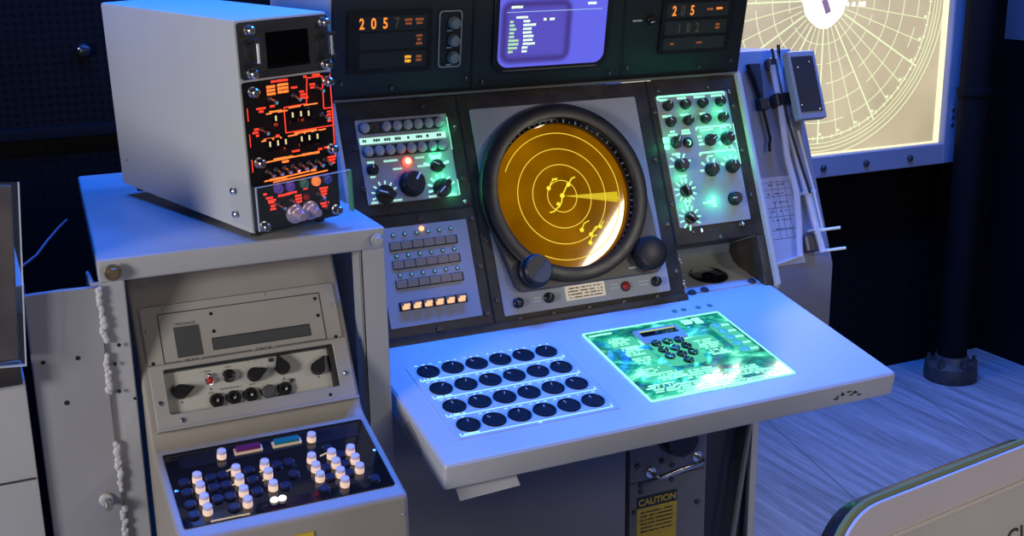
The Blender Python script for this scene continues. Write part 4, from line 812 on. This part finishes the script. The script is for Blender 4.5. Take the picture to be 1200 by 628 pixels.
for k in range(6): b.words(.80, .222-k*.02, .05, .004, .0008, .0011, .5)
part('chart_line', b, 'ink', pp, FO @ T((0, 0, .0005)))
part('paper_edge', MB().bar(.762, .046, .835, .057, .004, .0, .004), 'white', pp, FO @ T((0, 0, .0005)))
# brush
br = thing('brush', 'black narrow brush with a bent wire handle hanging on the leaning cabinet', 'brush', tuple(FO @ Vector((.80, .42, .012))))
part('bristle', MB().poly([(.779, .499), (.812, .499), (.808, .46), (.803, .405), (.797, .405), (.789, .46)], .004, .020).bevel(.002, 1), 'fabric', br, FO)
part('ferrule', MB().box(.788, .815, .392, .418, .002, .022).bevel(.002, 1), 'black', br, FO)
part('handle', MB().tube([(.800, .395, .012), (.802, .36, .012), (.804, .325, .012), (.798, .312, .012), (.796, .297, .012)], .0035, 8), 'knob', br, FO)
# tube rack
tb = thing('tube_bundle', 'clear tubes and black clamp hanging down the leaning cabinet beside the small black panel', 'tube bundle', tuple(FO @ Vector((.85, .3, .02))))
part('tube', MB().tube([(.858, .525, .018), (.856, .42, .018), (.857, .35, .018), (.862, .26, .02), (.868, .18, .024), (.871, .10, .026), (.874, .055, .028)], .0080, 12), 'tube', tb, FO)
part('tube', MB().tube([(.842, .49, .02), (.842, .41, .022), (.840, .36, .02), (.834, .28, .02), (.842, .20, .018), (.834, .13, .016), (.820, .055, .014)], .0075, 12), 'tube', tb, FO)
part('rod', MB().tube([(.848, .528, .022), (.847, .42, .026), (.851, .35, .026), (.860, .25, .030), (.866, .19, .034)], .0032, 8), 'black', tb, FO)
part('rod', MB().tube([(.876, .335, .022), (.880, .19, .03), (.884, .10, .03)], .0030, 8), mat('pale_rod', (.6, .58, .55), .3), tb, FO)
part('clamp', MB().box(.830, .868, .395, .425, .0, .030).bevel(.003, 1), 'black', tb, FO)
part('bracket', MB().box(.834, .866, .483, .508, .0, .024).bevel(.003, 1), 'bolt', tb, FO)
part('top_pin', MB().tube([(.862, .50, .02), (.862, .535, .03)], .004, 8), 'black', tb, FO)
b = MB(); b.box(.858, .886, .190, .197, .0, .032); b.box(.862, .880, .105, .111, .0, .03); part('clip', b.bevel(.001, 1), 'paper', tb, FO)
me = mesh_of('pin', MB().tube([(0, 0, 0), (.052, -.002, .02)], .0032, 8), 'white')
put('pin', me, tb, FO @ T((.868, .105, .025))); put('pin', me, tb, FO @ T((.872, .058, .025)))
b = MB(); b.box(.842, .876, .06, .10, 0, .02); part('cuff', b.bevel(.004, 1), 'bolt', tb, FO)
# small black framed panel
sb_ = thing('framed_panel', 'small blue-grey box with a black face at the upper right of the leaning cabinet', 'panel box', tuple(FO @ Vector((.885, .43, .04))))
ZB = .075
b = MB(); b.poly([(.846, .350), (.921, .350), (.921, .505), (.846, .505)], ZB-.022, ZB); part('mount', MB().box(.885, .915, .37, .49, .0005, ZB-.022), 'grey', sb_, FO); part('case', b.bevel(.002, 1), 'dimbluegrey', sb_, FO)
part('black_face', MB().box(.853, .911, .366, .492, ZB, ZB+.0015), 'black', sb_, FO)
me = mesh_of('screw', MB().lathe(0, 0, [(.0028, 0), (.0028, .0012), (0, .002)], 10), 'steel')
for x, y in ((.866, .468), (.899, .479), (.857, .383), (.904, .370)): put('screw', me, sb_, FO @ T((x, y, ZB+.0015)))
# ------------------------------------------------------------------ plot board
YB = 1.05
pb = thing('plotting_board', 'backlit yellow-white plotting board with a polar grid in a blue-grey frame on the back wall', 'plotting board', (1.6, 1.10, -.04))
FBd = frame((0, YB, 0), (0, 0, 1))
X0, X1, Z0, Z1 = .92, 2.182, .036, 1.08
def board_mat():
    m = bpy.data.materials.new('edge_lit_board'); m.use_nodes = True; nt = m.node_tree; bs = nt.nodes['Principled BSDF']; N = nt.nodes.new; Lk = nt.links.new
    tc = N('ShaderNodeTexCoord'); n = N('ShaderNodeTexNoise'); n.inputs['Scale'].default_value = 3; n.inputs['Detail'].default_value = 4; Lk(tc.outputs['Object'], n.inputs['Vector'])
    rp = N('ShaderNodeValToRGB'); rp.color_ramp.elements[0].position = .3; rp.color_ramp.elements[1].position = .7; rp.color_ramp.elements[0].color = (.46, .37, .18, 1); rp.color_ramp.elements[1].color = (.66, .55, .30, 1)
    Lk(n.outputs['Fac'], rp.inputs[0]); Lk(rp.outputs[0], bs.inputs['Emission Color']); bs.inputs['Emission Strength'].default_value = 1.0; bs.inputs['Base Color'].default_value = (.1, .1, .08, 1); return m
pan_ = part('board', MB().box(X0, X1, Z0, Z1, -.012, 0), board_mat(), pb, FBd)
FR = .052
b = MB(); b.box(X0-FR, X0, Z0-.07, Z1+.05, -.06, .03); b.box(X1, X1+FR, Z0-.07, Z1+.05, -.06, .03); b.box(X0, X1, Z0-.07, Z0, -.06, .03); b.box(X0, X1, Z1, Z1+.05, -.06, .03); b.box(X0, X1, Z0, Z1, -.06, -.045); part('board_frame', b.bevel(.003, 1), 'dimbluegrey', pb, FBd)
cxb, czb = 1.668, .528
b = MB(); z = (.0, .0008)
for r_, wd in ((.137, .002), (.20, .002), (.263, .0025), (.325, .0025), (.387, .0025), (.437, .004), (.4545, .0025), (.467, .0030), (.480, .0025), (.497, .0032)): 
    segs = 72; N_ = int(r_*2*math.pi/.03)
    for k in range(segs):
        if r_ < .43 and k % 3 == 0 and random.random() < .25: continue
        a0, a1 = 2*math.pi*k/segs, 2*math.pi*(k+1)/segs
        b.ring(cxb, czb, r_-wd/2, r_+wd/2, *z, 2, a0, a1)
for k in range(36):
    a = R(10*k); th = k % 3 == 0; r1_ = .455 if th else .437
    b.bar(cxb+.09*math.cos(a), czb+.09*math.sin(a), cxb+r1_*math.cos(a), czb+r1_*math.sin(a), .005 if th else .0024, *z)
for k in range(72):
    a = R(5*k+2.5); b.bar(cxb+.43*math.cos(a), czb+.43*math.sin(a), cxb+.444*math.cos(a), czb+.444*math.sin(a), .003, *z)
for k in range(36):
    a = R(10*k+.9); b.box(cxb+.424*math.cos(a)-.006, cxb+.424*math.cos(a)+.006, czb+.424*math.sin(a)-.004, czb+.424*math.sin(a)+.004, *z)
part('polar_grid', b, glow('lit_grid', (.92, 1.0, .60), 1.02), pan_, FBd)
b = MB(); pts = [(cxb+(.093+.006*math.sin(3*a)+.004*math.sin(7*a))*math.cos(a), czb+.004+(.087+.006*math.sin(3*a))*math.sin(a)) for a in [2*math.pi*k/40 for k in range(40)]]; b.poly(pts, .0008, .0016); b.words(1.80, .511, .09, .016, .0008, .0014, .8); part('bright_centre', b, glow('board_centre', (1, .95, .78), 1.7), pan_, FBd)
b = MB(); b.path([(1.655, .56), (1.664, .53), (1.676, .505), (1.683, .488)], .022, .0016, .002); part('centre_mark', b, mat('mauve_mark', (.12, .07, .10), .6, emit=(.35, .22, .26), es=.6), pan_, FBd)
b = MB(); b.box(X1-.022, X1, Z0, Z1, .0, .004); b.box(X0, X1, Z0, Z0+.006, .0, .004); part('lit_edge', b, glow('board_edge', (1, .90, .55), 1.25), pan_, FBd)
me = mesh_of('bolt', MB().lathe(0, 0, [(.011, 0), (.011, .006), (.006, .010), (0, .010)], 12), 'bolt')
for x in (1.672, 1.848, 2.035, 1.49, 1.30): put('bolt', me, pb, FBd @ T((x, -.002, .03)))
for y in (.10, .125, .15): put('bolt', mesh_of('bolt', MB().lathe(0, 0, [(.005, 0), (.005, .004), (0, .006)], 10), 'steel'), pb, FBd @ T((2.21, y, .03)))
# ------------------------------------------------------------------ pipe column
pc = thing('pipe_column', 'dark round pipe column with a flanged base standing on the blue-lit floor', 'column', (2.235, .955, FLOOR))
part('pipe', MB().lathe(2.235, .955, [(.05, FLOOR+.05), (.05, 1.99)], 28), 'wallblack', pc)
b = MB(); b.lathe(2.235, .955, [(.085, FLOOR), (.092, FLOOR+.02), (.088, FLOOR+.055), (.062, FLOOR+.07), (.055, FLOOR+.09)], 28); part('flange', b, mat('base_brown', (.05, .042, .04), .5, var=.4, scale=20), pc)
me = mesh_of('bolt', MB().lathe(0, 0, [(.012, 0), (.012, .016), (.007, .018), (.007, .03), (0, .03)], 8), 'bolt')
for a in range(20, 380, 60): put('bolt', me, pc, T((2.235+.075*math.cos(R(a)), .955+.075*math.sin(R(a)), FLOOR+.058)))
part('collar', MB().lathe(2.235, .955, [(.05, .20), (.058, .205), (.058, .225), (.05, .23)], 28), 'wallblack', pc)
# notice on the right wall, knob on the back wall
tag(part('wall_notice', MB().box(.98, 1.115, .30, .62, 0, .003), 'dimgrey', None, frame((2.56, 0, 0), (0, 0, 1), (0, -1, 0)) @ T((-2.17, .06, 0))), 'pale paper notice on the dark right wall at the picture edge', 'notice')
b = MB(); b.i = 0; b.sphere((-.54, 1.135, .48), .018, (1, .8, 1)); b.i = 1; b.sphere((-.552, 1.122, .486), .0035, u=8, v=6); tag(part('wall_knob', b, ['knob', 'steel']), 'small round dark knob on the perforated wall left of the grey box', 'bumper')
# ------------------------------------------------------------------ chair
ch = thing('swivel_chair', 'metal-backed chair with black padding facing the console at the lower right', 'chair', (.25, -.80, FLOOR))
FC = T((.276, -.964, .057)) @ Matrix.Rotation(.148, 4, 'Z') @ frame((0, 0, 0), (0, math.sin(.289), math.cos(.289)))
# x right, y up the back (origin at the top edge centre), z towards the camera
b = MB(); b.rrect(-.25, .25, -.42, .0, .098, -.006, .0, 10); b.bevel(.0012, 1, 60); shl = part('back_shell', b, mat('chair_shell', (.60, .54, .58), .45, var=.04, scale=6), ch, FC)
b = MB(); o5 = rr(-.207, .207, -.377, -.043, .056, 6); i5 = rr(-.203, .203, -.373, -.047, .052, 6)
V = [[b.bm.verts.new((x, y, q_)) for (x, y), q_ in ((a, 0), (a, .0035), (c, .0035), (c, 0))] for a, c in zip(o5, i5)]
for k in range(len(V)):
    A, B = V[k], V[(k+1) % len(V)]
    for j in range(4): b._face([A[j], B[j], B[(j+1) % 4], A[(j+1) % 4]])
part('raised_rim', b, mat('rim_pale', (.72, .62, .55), .35), shl, FC)
part('centre_panel', MB().rrect(-.203, .203, -.373, -.047, .052, .0, .0012, 6), mat('chair_panel', (.54, .51, .47), .5, var=.05, scale=8), shl, FC)
b = MB(); b.text('CIC', .062, -.113, .030, .0008, .0012, align='LEFT', shear=.25); part('lettering', b, 'line', shl, FC)
me = mesh_of('screw', MB().lathe(0, 0, [(.006, 0), (.006, .002), (.004, .004), (0, .004)], 12), 'steel')
for x, y in ((-.055, -.105), (.16, -.105), (-.16, -.33), (.16, -.33)): put('screw', me, shl, FC @ T((x, y, .0012)))
part('back_pad', MB().rrect(-.251, .251, -.42, .001, .099, -.042, -.010, 10).bevel(.006, 3, 60), mat('black_vinyl', (.012, .012, .011), .25), ch, FC)
part('pad_piping', MB().tube([(x, y, -.011) for x, y in rr(-.2505, .2505, -.42, .0015, .099, 10)]+[(.2505, -.098, -.011)], .0055, 8), 'olive', ch, FC)
part('seat', MB().rrect(-.25, .25, -.24, .24, .06, -.04, .05).bevel(.015, 3, 60), mat('seat_vinyl', (.012, .012, .011), .3), ch, T((.25, -.80, -.36)) @ Matrix.Rotation(R(8), 4, 'Z'))
part('back_bracket', MB().tube([(.27, -.98, -.40), (.285, -1.04, -.37), (.288, -1.035, -.29)], .02, 10), 'bolt', ch)
part('post', MB().lathe(  .25, -.80, [(.035, FLOOR+.05), (.035, -.52), (.05, -.50), (.05, -.39)], 20), 'bolt', ch)
for k in range(5):
    a = R(72*k+20); c_, s_ = math.cos(a), math.sin(a)
    l = part('leg', MB().tube([(  .25, -.80, FLOOR+.09), (.25+.26*c_, -.80+.26*s_, FLOOR+.06)], [.026, .016], 10), 'bolt', ch)
    part('caster', MB().sphere((.25+.26*c_, -.80+.26*s_, FLOOR+.026), .026), 'knob', l)
